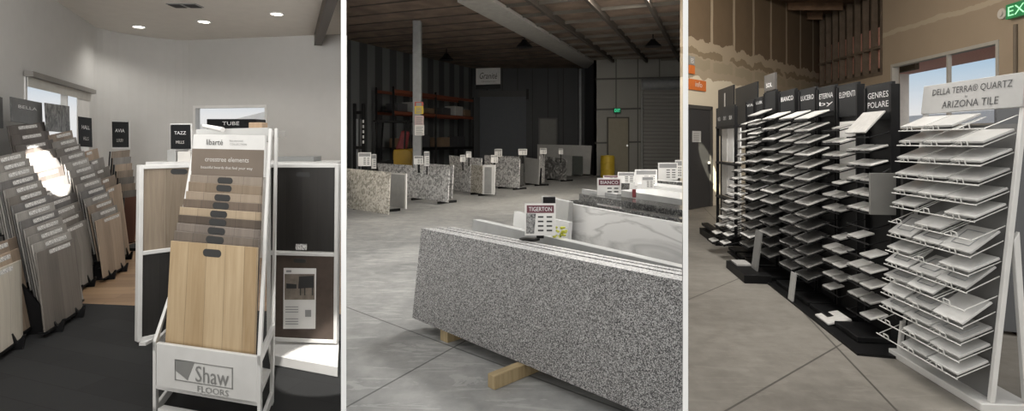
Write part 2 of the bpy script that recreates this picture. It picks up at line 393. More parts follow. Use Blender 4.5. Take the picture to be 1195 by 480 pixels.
# ------------------------------------------------------------------ the building: partitions, floors, ceilings
def partition(name, u):
    d = V(((u - CX) / F, 1, 0)).normalized(); n = V((d.y, -d.x, 0)) * .0102
    a = d * (2.2 / d.y); b = d * (27.5 / d.y)
    mb = MB().box8([a - n, a + n, b + n, b - n], [p + UP * 5.7 for p in (a - n, a + n, b + n, b - n)])
    return struct(mb.build(name, paint('partition_white', (.93, .93, .93), .6, var=.0), None, (a.x, a.y, 0)))
PL, PR = 401.0, 800.0
partition('wall_showroom_right', PL); partition('wall_warehouse_right', PR)
def rad(u, Y): return ((u - CX) / F * Y, Y)
def flat(name, pts, z, th, mat):
    mb = MB().prism([(p[0], p[1], z) for p in pts], (0, 0, th)); return struct(mb.build(name, mat))

# showroom wall geometry
HC = 3.3                                                        # showroom ceiling height
wl = lambda Y: (-4.7 - .45 * (Y - 4.5), Y)                     # left wall line
B0, B1 = (-5.75, 9.75), rad(PL, 9.2)                            # back wall line
B1 = (B1[0] - .012, B1[1])
yb = 4.9
flat('floor_showroom', [(-7.2, -1.0), rad(PL, -1.0) if False else (0.0, -1.0), rad(PL, 2.2), (rad(PL, yb - .15)[0] , yb - .15), (wl(yb)[0] - .1, yb + .3), (-7.2, 4.0)], -.1, .1, M['slate'])
flat('floor_showroom_oak', [(rad(PL, yb - .15)[0], yb - .15), (B1[0], B1[1]), (B0[0], B0[1]), (-6.75, 9.8), (wl(yb)[0] - .1, yb + .3)], -.1, .1, M['oakfloor'])
flat('ceiling_showroom', [(-3.6, 1.6), (rad(PL, 2.0)[0] - .02, 2.0), (B1[0] - .03, B1[1] + .1), (B0[0], B0[1] + .15), (-7.2, 9.9), (-7.0, 8.5)], HC, .12, M['ceil'])
flat('floor_warehouse', [(0.0, -1.0), rad(PR, 2.2), rad(PR, 27.5), rad(PL, 27.5), rad(PL, 2.2)], -.1, .1, M['wh_floor'])
flat('ceiling_warehouse', [rad(PL, 2.2), rad(PR, 2.2), rad(PR, 27.6), rad(PL, 27.6)], 5.1, .12, paint('dark_insulated_roof', (.155, .112, .085), .9, var=.4, scale=1.6))
flat('floor_tile_room', [(0.0, -1.0), (14, -1.0), (14, 20.5), (11.0, 20.5), rad(PR, 12.4), rad(PR, 2.2)], -.1, .1, M['tr_floor'])
flat('ceiling_tile_room', [rad(PR, 2.2), (10.2, 2.2), (10.6, 19), rad(PR, 12.6)], 5.58, .12, paint('plywood_roof_deck', (.13, .085, .055), .85, var=.25, scale=2))
flat('ground', [(-60, -40), (60, -40), (60, 80), (-60, 80)], -.25, .1, M['ground'])

# ------------------------------------------------------------------ showroom: walls, windows, ceiling fittings
def wl_at(u):                                                   # where a pixel column meets the left wall
    k_ = (u - CX) / F; Y = (-4.7 + .45 * 4.5) / (k_ + .45); return V((k_ * Y, Y, 0))
W0, W1 = wl(1.6), wl(8.55)
s_of = lambda p: (V((p[0], p[1])) - V(W0)).length
sa, sb = s_of(wl_at(28)), s_of(wl_at(103))
seam_box('wall_showroom_left', W0, W1, 0, HC, .14, M['offwhite'], [(sa, sb, 1.12, 2.22)], 1)
# rounded corner between left and back wall
mbc = MB(); P0, P3 = V(W1), V(B0); dl = (V(W1) - V(W0)).normalized(); db = (V(B1) - V(B0)).normalized()
c1 = P0 + dl * .45; c2 = P3 - db * .45; prev = None
for i in range(13):
    t = i / 12; p = P0 * (1 - t) ** 3 + c1 * 3 * t * (1 - t) ** 2 + c2 * 3 * t * t * (1 - t) + P3 * t ** 3
    if prev is not None:
        d = (p - prev).normalized(); n = V((-d.y, d.x)) * .12
        b = [(prev.x, prev.y, 0), (p.x, p.y, 0), (p.x + n.x, p.y + n.y, 0), (prev.x + n.x, prev.y + n.y, 0)]
        mbc.box8(b, [(q[0], q[1], HC) for q in b])
    prev = p
struct(mbc.build('wall_showroom_corner', M['offwhite']))
lb = (V(B1) - V(B0)).length
def back_hit(u):
    k_ = (u - CX) / F; d = V(B1) - V(B0); t = (k_ * B0[1] - B0[0]) / (d.x - k_ * d.y); return t * lb, B0[1] + d.y * t
s0, Y0 = back_hit(226); s1, Y1 = back_hit(312)
zt = CH + (HY - 123) * (Y0 + Y1) / 2 / F
seam_box('wall_showroom_back', B0, B1, 0, HC, .14, M['offwhite'], [(s0, s1, 1.0, zt)], 1)

def window(n, p0, p1, z0, z1, mull, fw, mat, side=1, depth=.1):
    """frame, mullions and panes in the hole from p0 to p1"""
    p0, p1 = V((p0[0], p0[1], 0)), V((p1[0], p1[1], 0)); d = (p1 - p0).normalized(); nn = V((-d.y, d.x, 0)) * side; L = (p1 - p0).length
    o = bpy.data.objects.new('window_%d' % n, None); COL.objects.link(o); o.location = (p0.x, p0.y, z0); o['kind'] = 'structure'
    fr = MB(); 
    def bar(s0, s1, a, b):
        q = [p0 + d * s0 - nn * .015, p0 + d * s1 - nn * .015, p0 + d * s1 + nn * depth, p0 + d * s0 + nn * depth]
        fr.box8([x + UP * a for x in q], [x + UP * b for x in q])
    bar(0, fw, z0, z1); bar(L - fw, L, z0, z1); bar(fw, L - fw, z1 - fw, z1); bar(fw, L - fw, z0, z0 + fw)
    fr.build('window_frame', mat, o)
    xs = [fw] + [m * L for m in mull] + [L - fw]
    for m in mull:
        mm = MB(); q = [p0 + d * (m * L - fw * .4) + nn * .01, p0 + d * (m * L + fw * .4) + nn * .01, p0 + d * (m * L + fw * .4) + nn * .08, p0 + d * (m * L - fw * .4) + nn * .08]
        mm.box8([x + UP * (z0 + fw) for x in q], [x + UP * (z1 - fw) for x in q]); mm.build('mullion', mat, o)
    for a, b in zip(xs, xs[1:]):
        g = MB(); q = [p0 + d * a + nn * .05, p0 + d * b + nn * .05, p0 + d * b + nn * .056, p0 + d * a + nn * .056]
        g.box8([x + UP * (z0 + fw) for x in q], [x + UP * (z1 - fw) for x in q]); g.build('pane', M['glass'], o)
    return o, p0, d, nn, L
d_ = (V(B1) - V(B0)).normalized()
window(1, V(B0) + d_ * s0, V(B0) + d_ * s1, 1.0, zt, [], .045, M['white'])
wv = window(2, wl_at(28), wl_at(103), 1.12, 2.22, [.62], .05, M['white'])
# roller shade over the left window
o, p0, d, nn, L = wv
t = thing('roller_shade', 'rolled up window shade under a grey head rail on the left white wall', 'window shade', p0 + UP * 2.14)
MB().obox(p0 + d * L / 2 - nn * .05 + UP * 2.25, d * (L / 2 + .04), nn * .04, UP * .03).build('head_rail', paint('shade_rail', (.20, .19, .175), .5), t)
MB().obox(p0 + d * L / 2 - nn * .03 + UP * 2.17, d * (L / 2), nn * .004, UP * .06).build('shade_cloth', paint('shade_cloth', (.55, .54, .50), .8), t)
MB().obox(p0 + d * (L * .86) - nn * .022 + UP * 1.80, d * (L * .12), nn * .003, UP * .36).build('side_panel', paint('shade_side_cloth', (.6, .59, .57), .8), t)

for i, (u, v) in enumerate(((162, 31), (238, 25), (323, 16))):
    c = at(u, v, (HC - CH) * F / (HY - v)); c.z = HC
    t = thing('recessed_downlight', 'round recessed ceiling downlight, ' + ('nearest the left wall', 'in the middle of the row of three', 'nearest the dark wooden beam')[i], 'ceiling light', c, 'recessed downlights in the showroom ceiling')
    MB().lathe(c, [(.105, 0), (.105, -.008), (.085, -.012), (.085, 0)], 28).build('trim_ring', M['white'], t)
    MB().lathe(c + V((0, 0, -.002)), [(.078, -.004), (.06, -.010), (.01, -.012)], 24).build('lens', M['lamp'], t)
    lamp('downlight_glow', 'SPOT', c + V((0, 0, -.06)), c + V((0, 0, -2)), 44, (1, .96, .9), spot_size=2.4, spot_blend=.8, shadow_soft_size=.07)
c = at(216, 6, (HC - CH) * F / (HY - 6)); c.z = HC
t = thing('ceiling_vent', 'small square metal air vent set in the white showroom ceiling', 'vent', c)
for sx_ in (-.1, .1):
    MB().box(c + V((sx_, 0, -.012)), .185, .2, .012).build('vent_frame', M['silver'], t)
    f = MB()
    for j in range(5): f.box(c + V((sx_, -.075 + j * .0375, -.02)), .15, .018, .009)
    f.build('louver', M['ink'], t)
# dark beam
b0, b1 = V((at(371, 0, 9.22).x, 9.22, 0)), V((at(391, 0, 5.9).x, 5.9, 0)); dd = (b1 - b0).normalized(); nn = V((-dd.y, dd.x, 0)) * .06
o = MB().box8([b0 - nn + UP * 3.11, b1 - nn + UP * 3.11, b1 + nn + UP * 3.11, b0 + nn + UP * 3.11], [b0 - nn + UP * HC, b1 - nn + UP * HC, b1 + nn + UP * HC, b0 + nn + UP * HC]).build('trim_1', M['darkwood']); struct(o)
# outside the back window
solo('neighbour_building', MB().prism([(-9.8, 13.2, -.15), (-5.4, 12.6, -.15), (-5.4, 12.6, 2.25), (-6.6, 12.75, 1.98), (-9.8, 13.2, 1.6)], (.3, 1.6, 0)), paint('pale_blue_grey_siding', (.82, .82, .82), .8), 'pale grey neighbouring building with a sloping roof outside the back window', 'building')

# ------------------------------------------------------------------ showroom: left wall of leaning floor samples
WD = [((.085, .076, .067), (.165, .148, .13)), ((.14, .13, .12), (.26, .245, .225)), ((.075, .07, .068), (.15, .145, .14)), ((.22, .165, .12), (.40, .31, .23)),
      ((.20, .19, .175), (.34, .325, .30)), ((.13, .10, .075), (.27, .21, .16)), ((.05, .042, .037), (.10, .085, .075)), ((.34, .31, .26), (.50, .46, .39))]
WM = [wood('sample_wood_%s' % 'abcdefgh'[i], a, b, .16) for i, (a, b) in enumerate(WD)]
def sample_column(k, where, front, back, n, D, H, mats, frontmat, group, strip_side=(.3, .85), feet=True):
    """front: pixel TL, TR, BL, BR of the lowest board; back: pixel TL, TR of the topmost"""
    BL, BR = fl(*front[2], z=.05), fl(*front[3], z=.05)
    a = (BR - BL); a.z = 0; a.normalize(); nrm = V((-a.y, a.x, 0))           # towards the wall
    if nrm.x > 0: nrm = -nrm
    lean = .10
    boards = []
    for i in range(n):
        t = i / max(1, n - 1)
        off = lean + D * t
        tl = V(front[0] + (0,)) * (1 - t) + V(back[0] + (0,)) * t; tr = V(front[1] + (0,)) * (1 - t) + V(back[1] + (0,)) * t
        TL = hit(tl.x, tl.y, BL + nrm * off, nrm); TR = hit(tr.x, tr.y, BL + nrm * off, nrm)
        hh = H if i else None
        if i == 0: bl, br = BL, BR
        else:
            dn = UP * -H * .985 - nrm * H * .16; bl, br = TL + dn, TR + dn
            if bl.z < .06: s_ = (bl.z - .06) / dn.z; bl = bl - dn * s_
            if br.z < .06: s_ = (br.z - .06) / dn.z; br = br - dn * s_
        boards.append((TL, TR, br, bl))
    base = (BL + BR) / 2 + nrm * .25; base.z = 0
    rk = thing('sample_stand', 'black stepped frame of the ' + where, 'display stand', base, 'black stepped stands along the left wall')
    w_ = (BR - BL).length
    for q in (.22, .78):
        p = BL.lerp(BR, q); p.z = 0; pb = p + nrm * (D + .04); pt = boards[-1][3].lerp(boards[-1][2], q)
        MB().prism([p - nrm * .05, p + nrm * (D + .04), pb + UP * max(.2, pt.z), pb - nrm * .05 + UP * max(.2, pt.z), p - nrm * .02 + UP * .045, p - nrm * .05 + UP * .10, p - nrm * .065 + UP * .10], a * .022).build('side_rail', M['black'], rk)
    for i, (TL, TR, br, bl) in enumerate(boards):
        st = MB().obox((bl + br) / 2 + nrm * .02 - UP * .009, (br - bl) * .48, nrm * .03, UP * .008); st.build('step', M['black'], rk)
    for i, q in enumerate(boards):
        TL, TR, br, bl = q
        mat = frontmat if i == 0 else WM[mats[i % len(mats)]]
        nm = 'frontmost' if i == 0 else ORD[i] + ' from the front'
        if i == n - 1: nm = 'hindmost'
        b = thing('floor_sample_board', 'wood-look board, ' + nm + ', on the ' + where, 'floor sample', (bl + br) / 2, group)
        bo = MB().slab(TL, TR, br, bl, .012).build('board', mat, b, bevel=.002)
        f = (TR - bl).cross(TL - br).normalized(); x = (TR - TL); y = (TL - bl).normalized()
        s0_, s1_ = strip_side; c0 = TL + x * s0_ - y * .018 + f * .002; c1_ = TL + x * s1_ - y * .018 + f * .002
        MB().slab(c0, c1_, c1_ - y * .032, c0 - y * .032, .002).build('label_strip', M['strip'], bo)
    return rk, boards, a, nrm
gp = 'floor sample boards on the stands along the left wall'
cA = sample_column(0, 'cream-fronted stand at the left edge', ((-40, 330), (25, 303), (-30, 434), (27, 393)), ((-46, 300), (19, 276)), 3, .06, .75, [0, 3, 5], WM[7], gp, (.55, .80))
cB = sample_column(1, 'grey-brown stand second from the left edge', ((42.5, 295), (87, 278), (53, 388), (97, 359)), ((-14, 186), (29, 176)), 13, .46, .62, [2, 4, 1, 1, 2, 4, 2, 0, 1], WM[0], gp)
cC = sample_column(2, 'stand below the wide black window sign', ((62, 273), (105, 254), (80, 344), (109, 326)), ((9, 147), (52, 142)), 12, .42, .60, [2, 0, 1, 2, 1, 2, 6, 2, 0, 6, 6, 6], WM[1], gp, (.25, .75))
cD = sample_column(3, 'tan-fronted stand below the picture sign', ((112, 258), (141, 247), (121, 325), (147, 309.5)), ((57, 158), (84, 152)), 13, .46, .60, [0, 1, 5, 1, 2, 1, 0, 1, 4, 1], WM[3], gp, (.3, .9))
cE = sample_column(4, 'small stand below the narrow window sign', ((124, 221), (141, 214), (133, 304), (152, 297)), ((99, 177), (114, 173)), 5, .22, .60, [3, 5, 0, 1], WM[3], gp, (.1, .5))

# the stand of narrow panels at the corner, seen almost edge on
pf = [(146, 231), (160, 229), (149, 291), (161, 288)]
FB = fl(149, 293); 
rk = thing('sample_stand', 'black stepped stand of brown panels in the corner under the small black sign', 'display stand', FB, 'black stepped stands along the left wall')
for i in range(8):
    t_ = i / 7; Y = FB.y + .05 + .5 * t_
    tl, tr = (146 - 16 * t_, 231 - 54 * t_), (160 - 9 * t_, 229 - 54 * t_)
    TL, TR = at(*tl, Y), at(*tr, Y); H = .62
    bl, br = TL - UP * H * (1 if i else 1) + V((0, -.06, 0)), TR - UP * H + V((0, -.06, 0))
    b = solo('floor_sample_panel', MB().slab(TL, TR, br, bl, .014), WM[(3, 0, 5, 0, 5, 3, 1, 5)[i]] if i else paint('red_brown_panel', (.09, .035, .02), .5), 'narrow brown sample, ' + (ORD[i] + ' from the front' if i else 'the red-brown frontmost') + ', on the corner stand', 'floor sample', 'narrow samples on the corner stand')
    MB().obox((bl + br) / 2 + V((-.02, .03, -.01)), (br - bl) * .5, V((0, .03, 0)), UP * .008).build('step', M['black'], rk)
    MB().tube(TL + V((-.02, 0, .0)), bl + V((-.02, .0, -.01)), .009, 6).build('post', M['black'], rk)
MB().box(FB + V((0, .3, 0)), .3, .62, .04).build('base', M['black'], rk)

def sign_card(name, tl, tr, br, bl, Y0, Y1, mat, txt, label, sub=None, edge=None, post_to=None, cat='sign', th=.012, group=None):
    TL, TR, BR, BL = at(*tl, Y0), at(*tr, Y1), at(*br, Y1), at(*bl, Y0)
    t = thing(name, label, cat, (BL + BR) / 2, group)
    MB().slab(TL, TR, BR, BL, th).build('panel', mat, t, bevel=.001)
    x = (TR - TL); y = (TL - BL); n = x.cross(y).normalized()
    if edge: MB().slab(TL - n * (th + .001) + y * .05 - x * .06, TR - n * (th + .001) + y * .05 + x * .06, BR - n * (th + .001) - y * .05 + x * .06, BL - n * (th + .001) - y * .05 - x * .06, .006).build('backing', edge, t)
    if txt: text('lettering', txt, BL + x * .5 + y * .66, x, y, y.length * .13, M['letter'], t, x.length * .6)
    if sub: text('small_lettering', sub, BL + x * .5 + y * .28, x, y, y.length * .12, M['pale'], t, x.length * .42)
    if post_to is not None:
        c = (BL + BR) / 2 - n * (th + .01); MB().tube(c + y * .3, post_to, .012, 6).build('post', M['black'], t)
    return t
grad = N('photo_card'); s = grad.n('SeparateXYZ'); grad.l(grad.coord('UV'), s.inputs[0]); nz = grad.noise(grad.coord('UV'), 14, 5, .6, 1.5)
grad.col(grad.mix(nz, (.02, .022, .025), (.12, .12, .115))); M['photo'] = grad.set(.35)
k = N('floor_photo_card'); nz = k.noise(k.mapping(k.coord('UV'), (5, 2, 1), (0, 0, .5)), 3, 6, .6, 2); k.col(k.ramp(nz, [(.4, (.03, .03, .03)), (.6, (.22, .22, .21))])); M['photo2'] = k.set(.35)
def topY(c, q): b = c[1][-1]; return (b[0] if q == 0 else b[1]).y
sg = 'black header signs over the floor sample stands'
sign_card('header_sign', (13, 113), (49, 120), (50, 147), (14, 142), topY(cC, 0), topY(cC, 1), M['photo'], 'BELLA', 'wide black sign with white lettering in front of the left window', None, None, group=sg)
sign_card('header_sign', (53, 120), (81, 124), (82, 155), (55, 153), topY(cD, 0), topY(cD, 1), M['photo2'], None, 'black sign with a grey floor picture in front of the left window', None, None, group=sg)
sign_card('header_sign', (92, 136), (107, 138), (108, 172), (93, 171), topY(cE, 0), topY(cE, 1), M['card'], 'HALL', 'narrow black sign at the right edge of the left window', 'HILLS', None, group=sg)
Yc = FB.y + .55
sign_card('header_sign', (130.5, 142), (149, 142.5), (149.5, 172), (131, 172), Yc, Yc - .05, M['card'], 'AVIA', 'small black sign with a white border over the corner stand', 'LUXURY', M['white'], group=sg)
sign_card('header_sign', (-14, 108), (3, 114), (4, 150), (-12, 150), topY(cB, 0), topY(cB, 1), M['card'], None, 'black sign cut off by the left edge of the view', None, None, group=sg)
# posts carrying these signs
# ------------------------------------------------------------------ showroom: white board rack in front
FLp, FRp = at(182, 0, 2.95), at(300, 0, 2.76); FLp.z = FRp.z = 0
BRp, BLp = at(316, 0, 3.16), at(214, 0, 3.42); BRp.z = BLp.z = 0
xr = (FRp - FLp).normalized(); nr = V((xr.y, -xr.x, 0))      # towards the viewer
t = thing('board_rack', 'white floor display rack with tall wood sample boards and a grey logo on its front', 'display rack', (FLp + FRp) / 2)
def zpt(p, z): return V((p.x, p.y, z))
zt_, zb_ = .415, .165
fpn = MB().slab(zpt(FLp, zt_), zpt(FRp, zt_), zpt(FRp, zb_), zpt(FLp, zb_), .022).build('front_panel', M['white'], t, bevel=.003)
MB().box8([zpt(FLp, .17), zpt(FRp, .17), zpt(BRp, .17), zpt(BLp, .17)], [zpt(FLp, .185), zpt(FRp, .185), zpt(BRp, .185), zpt(BLp, .185)]).build('bottom_shelf', M['white'], t)
rTf, rTb = at(313.5, 150, 3.36), at(321.5, 150, 3.62); lTf = at(223.5, 158, 3.52); lTb = at(228, 158, 3.72)
def side(pf, pb, tf, tb, vec, name, knee=None):
    z1_ = .42; m1 = zpt(pf, z1_)
    fr = MB(); # open side frame: front post, back post, top and bottom rail, diagonal slope
    ins = (pb - pf); ins.z = 0; L_ = ins.length; ins.normalize(); w1 = min(.05, L_ * .24)
    fr.box8([pf, pf + vec, pf + vec + ins * w1, pf + ins * w1], [zpt(pf, z1_), zpt(pf, z1_) + vec, zpt(pf, z1_) + vec + ins * w1, zpt(pf, z1_) + ins * w1])
    a_ = zpt(pf, z1_); e_ = tf
    if knee is not None:
        fr.box8([a_, a_ + vec, a_ + vec + ins * w1, a_ + ins * w1], [knee, knee + vec, knee + vec + ins * w1, knee + ins * w1]); a_ = knee
    fr.box8([a_, a_ + vec, a_ + vec + ins * w1, a_ + ins * w1], [e_, e_ + vec, e_ + vec + ins * w1 * .8, e_ + ins * w1 * .8])
    q_ = pb - ins * w1
    fr.box8([q_, q_ + vec, pb + vec, pb], [tb - ins * w1 * .8, tb - ins * w1 * .8 + vec, tb + vec, tb])
    for z_, h_ in ((.02, .05), (.37, .05)):
        A = pf.lerp(tf, max(0, (z_ - z1_) / (tf.z - z1_))); B = pb.lerp(tb, z_ / tb.z); A = zpt(A, z_); B = zpt(B, z_)
        fr.box8([A, A + vec, B + vec, B], [A + UP * h_, A + vec + UP * h_, B + vec + UP * h_, B + UP * h_])
    fr.build(name, M['white'], t, bevel=.002)
side(FRp, BRp, rTf, rTb, xr * .022, 'side_frame'); side(FLp - xr * .024, BLp - xr * .024, at(227, 158, 3.66), at(230, 158, 3.80), xr * .022, 'side_frame', at(196, 345, 3.13))
MB().obox((FLp + FRp) / 2 + UP * .03 - nr * .03, (FRp - FLp) / 2, nr * .02, UP * .028).build('foot_rail', M['white'], t)
# logo
y = UP
def logo(sx_, sz_): return FLp + (FRp - FLp) * sx_ + UP * sz_ + nr * .003
L0, L1, LB, LT = .20, .775, .232, .342
bd = MB()
for (a, b, c, d) in ((L0, L1, LT - .005, LT), (L0, L1, LB, LB + .005), (L0, L0 + .009, LB, LT), (L1 - .009, L1, LB, LT)):
    bd.slab(logo(a, d), logo(b, d), logo(b, c), logo(a, c), .003)
bd.slab(logo(L0, LT), logo(L0 + .20, LT), logo(L0 + .13, LB + .01), logo(L0, LB + .055), .003)
bd.build('logo_frame', M['silver'], fpn)
text('logo_lettering', 'Shaw', logo(.575, .284), xr, UP, .084, paint('grey_letter', (.22, .22, .215), .5), fpn, .215)
text('logo_lettering', 'FLOORS', logo(.585, .207), xr, UP, .032, M['silver'], fpn, .20)
# header
HTL, HTR, HBR, HBL = at(225.5, 157, 3.56), at(309, 158, 3.40), at(308.5, 207, 3.36), at(223, 206, 3.52)
hpn = MB().slab(HTL, HTR, HBR, HBL, .02).build('header_panel', M['white'], t, bevel=.002)
hx, hy = (HTR - HTL), (HTL - HBL); hn = hx.cross(hy).normalized()
h_ = lambda a, b: HBL + hx * a + hy * b + hn * .003
MB().slab(h_(.0, .66), h_(1, .66), h_(1, .0), h_(.0, .0), .002).build('header_card', M['brown'], hpn)
text('header_lettering', 'libarté', h_(.32, .82) , hx, hy, .036, M['ink'], hpn, .13); text('header_lettering', 'hardwood', h_(.62, .86), hx, hy, .012, M['silver'], hpn, .1); text('header_lettering', 'COLLECTION', h_(.65, .78), hx, hy, .012, M['silver'], hpn, .13)
text('header_lettering', 'crosstree elements', h_(.5, .42), hx, hy, .030, M['pale'], hpn, .34); text('header_lettering', 'beautiful boards that feel your way', h_(.5, .22), hx, hy, .022, M['pale'], hpn, .40)
MB().slab(at(229, 151, 3.74), at(313, 149, 3.58), at(314, 165, 3.56), at(229, 167, 3.72), .03).build('top_tray', paint('tray_grey', (.42, .42, .41), .5), t)
# boards in the rack
TLs = [(199, 281), (203, 269.5), (206, 260), (208, 250.5), (209.5, 241.5), (214, 232), (217, 223), (220, 212), (222, 204)]
TRs = [(300, 289), (302, 279.5), (302.5, 268.5), (303.5, 258), (304, 248), (304.5, 238), (305, 228.5), (305.5, 217.5), (306, 207.5)]
oak = wood('pale_oak_board', (.31, .215, .115), (.48, .37, .235), .13, .4)
RB = [oak] + [wood('rack_board_%s' % 'abcdefgh'[i], a, b, .14) for i, (a, b) in enumerate([((.10, .08, .065), (.17, .14, .115)), ((.14, .115, .10), (.23, .195, .165)), ((.06, .045, .035), (.11, .085, .065)), ((.30, .235, .16), (.42, .33, .23)), ((.10, .075, .058), (.17, .13, .10)), ((.24, .19, .14), (.34, .275, .21)), ((.16, .12, .085), (.25, .195, .14)), ((.19, .155, .125), (.28, .235, .19))])]
for i, (a, b) in enumerate(zip(TLs, TRs)):
    q = i / 8; Yl, Yr = 3.12 + .36 * q, 2.94 + .37 * q
    TL, TR = at(*a, Yl), at(*b, Yr)
    if i == 0: BL, BR = at(192.5, 399, 3.01), at(297, 414, 2.83)
    else: dn = V((.02, -.10, -.60)); BL, BR = TL + dn + xr * .0, TR + dn
    if i: 
        for P_ in (BL, BR): P_.z = max(P_.z, .20)
    else:
        BL = BL + (BL - TL) * .3; BR = BR + (BR - TR) * .3
    bdx = thing('floor_sample_board', ('pale oak sample board with a black hand slot at the front of the white rack' if i == 0 else 'brown plank sample board in the white rack, ' + ORD[i] + ' from the front'), 'floor sample', (BL + BR) / 2, 'sample boards stepped up the white rack')
    bo = MB().slab(TL, TR, BR, BL, .012).build('board', RB[i], bdx, bevel=.002)
    x = TR - TL; yv = (TL - BL).normalized(); n = x.normalized().cross(yv)
    hw, hh = x.length * .105, .020 if i else .021
    c = TL + x * .5 - yv * (.05 if i == 0 else .028) + n * .0015
    pts = []
    for s_ in (1, -1):
        for j in range(9):
            an = (-90 + 180 * j / 8) * math.pi / 180
            pts.append(c + x.normalized() * s_ * (hw - hh + hh * math.cos(an)) + yv * s_ * hh * math.sin(an))
    MB().prism(pts, n * -.004).build('hand_slot', M['ink'], bo)

# small things on top of the rack and in the back window
t = thing('header_sign', 'long black sign with white letters in front of the back window', 'sign', at(271, 152, 6.9), sg)
SB = [at(241, 139, 6.9), at(298, 139, 6.85), at(298, 150.5, 6.85), at(241, 151, 6.9)]
MB().slab(*SB, .25).build('panel', M['card'], t, bevel=.006)
text('lettering', 'TUBE', (SB[0] + SB[1]) / 2 - UP * .055, SB[1] - SB[0], UP, .045, M['letter'], t, .22)
wsh = MB().slab(at(205, 186, 7.0), at(318, 186, 7.0), at(318, 200, 7.0), at(205, 200, 7.0), .35); 
cb = thing('back_counter', 'white low counter under the back window', 'counter', at(261, 300, 7.0) * 1.0)
cb.location = (at(261, 200, 7.0).x, 7.15, 0)
MB().slab(at(224, 152, 7.0), at(318, 152, 7.0), at(318, 160, 7.0), at(224, 160, 7.0), .4).build('counter_top', M['white'], cb, bevel=.005)
zc = at(224, 160, 7.0).z
for u in (228, 312): MB().box((at(u, 160, 7.15).x, 7.2, 0), .1, .3, zc).build('leg', M['white'], cb)
solo('wood_block', MB().slab(at(290, 143, 3.66), at(306, 143, 3.64), at(306, 158, 3.64), at(290, 157, 3.66), .06), wood('tan_block', (.28, .19, .12), (.40, .29, .19), .3, .5, False), 'small tan wood block standing on top of the white rack', 'wood block', bevel=.003)
solo('paper_roll', MB().tube(at(238, 147, 3.66), at(260, 151.5, 3.56), .013, 12, .016), M['paper'], 'rolled white paper lying on top of the white rack header', 'paper')

# ------------------------------------------------------------------ showroom: two white framed panel displays
def frame_unit(name, label, TLp, TRp, BRp_, BLp_, mid, fw):
    """open white frame with two openings; returns point function"""
    t = thing(name, label, 'display unit', ((BLp_ + BRp_) / 2).xy.to_3d())
    P = lambda a, b: BLp_ + (BRp_ - BLp_) * a + ((TLp + (TRp - TLp) * a) - (BLp_ + (BRp_ - BLp_) * a)) * b
    W = (BRp_ - BLp_).length; H = (TLp - BLp_).length; fx, fy = fw / W, fw / H; q = .05
    for nm, a0, a1, b0, b1 in (('post', 0, fx, 0, 1), ('post', 1 - fx, 1, 0, 1), ('top_rail', fx, 1 - fx, 1 - fy, 1), ('middle_rail', fx, 1 - fx, mid - fy / 2, mid + fy / 2), ('bottom_rail', fx, 1 - fx, 0, fy)):
        MB().slab(P(a0, b1), P(a1, b1), P(a1, b0), P(a0, b0), q).build(nm, M['white'], t, bevel=.003)
    n = (BRp_ - BLp_).cross(TLp - BLp_).normalized()
    return t, P, n, fx, fy
def slot(mb_parent, c, x, yv, n, hw, hh):
    pts = []
    for s_ in (1, -1):
        for j in range(7):
            an = (-90 + 180 * j / 6) * math.pi / 180
            pts.append(c + x * s_ * (hw - hh + hh * math.cos(an)) + yv * s_ * hh * math.sin(an))
    MB().prism(pts, n * -.003).build('hand_slot', M['ink'], mb_parent)
Ly0, Ly1 = 4.02, 4.38
t, P, n, fx, fy = frame_unit('display_unit', 'white framed stand of two tall boards at the left behind the board rack', at(163, 193, Ly0), at(232, 191, Ly1), at(232, 384, Ly1), at(160.5, 400, Ly0), .5, .03)
b = thing('floor_sample_panel', 'pale brown board with a black hand slot in the upper left white frame', 'floor sample', P(.5, .52))
MB().slab(P(fx, 1 - fy) - n * .012, P(1 - fx, 1 - fy) - n * .012, P(1 - fx, .5 + fy / 2) - n * .012, P(fx, .5 + fy / 2) - n * .012, .014).build('board', wood('frame_board_oak', (.16, .125, .09), (.30, .245, .185), .16), b)
slot(b, P(.66, .955) - n * .010, (P(1, 0) - P(0, 0)).normalized(), UP, n, .062, .021)
solo('floor_sample_panel', MB().slab(P(fx, .5 - fy / 2) - n * .012, P(1 - fx, .5 - fy / 2) - n * .012, P(1 - fx, fy) - n * .012, P(fx, fy) - n * .012, .014), wood('frame_board_dark', (.012, .011, .010), (.03, .028, .026), .12), 'near black board in the lower left white frame', 'floor sample')
feet = at(163, 402, Ly0); feet.z = 0
for q in (.06, .86): MB().box(P(q, 0).xy.to_3d() + V((.02, .06, 0)), .05, .16, max(.02, P(q, 0).z)).build('foot', M['white'], t)
Ry0, Ry1 = 3.86, 3.84
t, P, n, fx, fy = frame_unit('display_unit', 'white framed stand with a flyer on the right of the board rack', at(311, 191.5, Ry0), at(395, 191.5, Ry1), at(393, 402, Ry1), at(311, 398, Ry0), .495, .026)
b = thing('floor_sample_panel', 'near black wood board with a small white label in the upper right frame', 'floor sample', P(.5, .52))
MB().slab(P(fx, 1 - fy) - n * .012, P(1 - fx, 1 - fy) - n * .012, P(1 - fx, .5 + fy / 2) - n * .012, P(fx, .5 + fy / 2) - n * .012, .014).build('board', wood('frame_board_ebony', (.010, .009, .0085), (.024, .022, .020), .11), b)
slot(b, P(.5, .94) - n * .010, (P(1, 0) - P(0, 0)).normalized(), UP, n, .05, .016)
lp = lambda u, v: hit(u, v, P(.5, .5) - n * .010, n)
MB().slab(lp(345, 285), lp(358, 285), lp(358, 292), lp(345, 292), .002).build('label', M['strip'], b)
b = thing('floor_sample_panel', 'brown board with a white flyer in the lower right frame', 'floor sample', P(.5, .03))
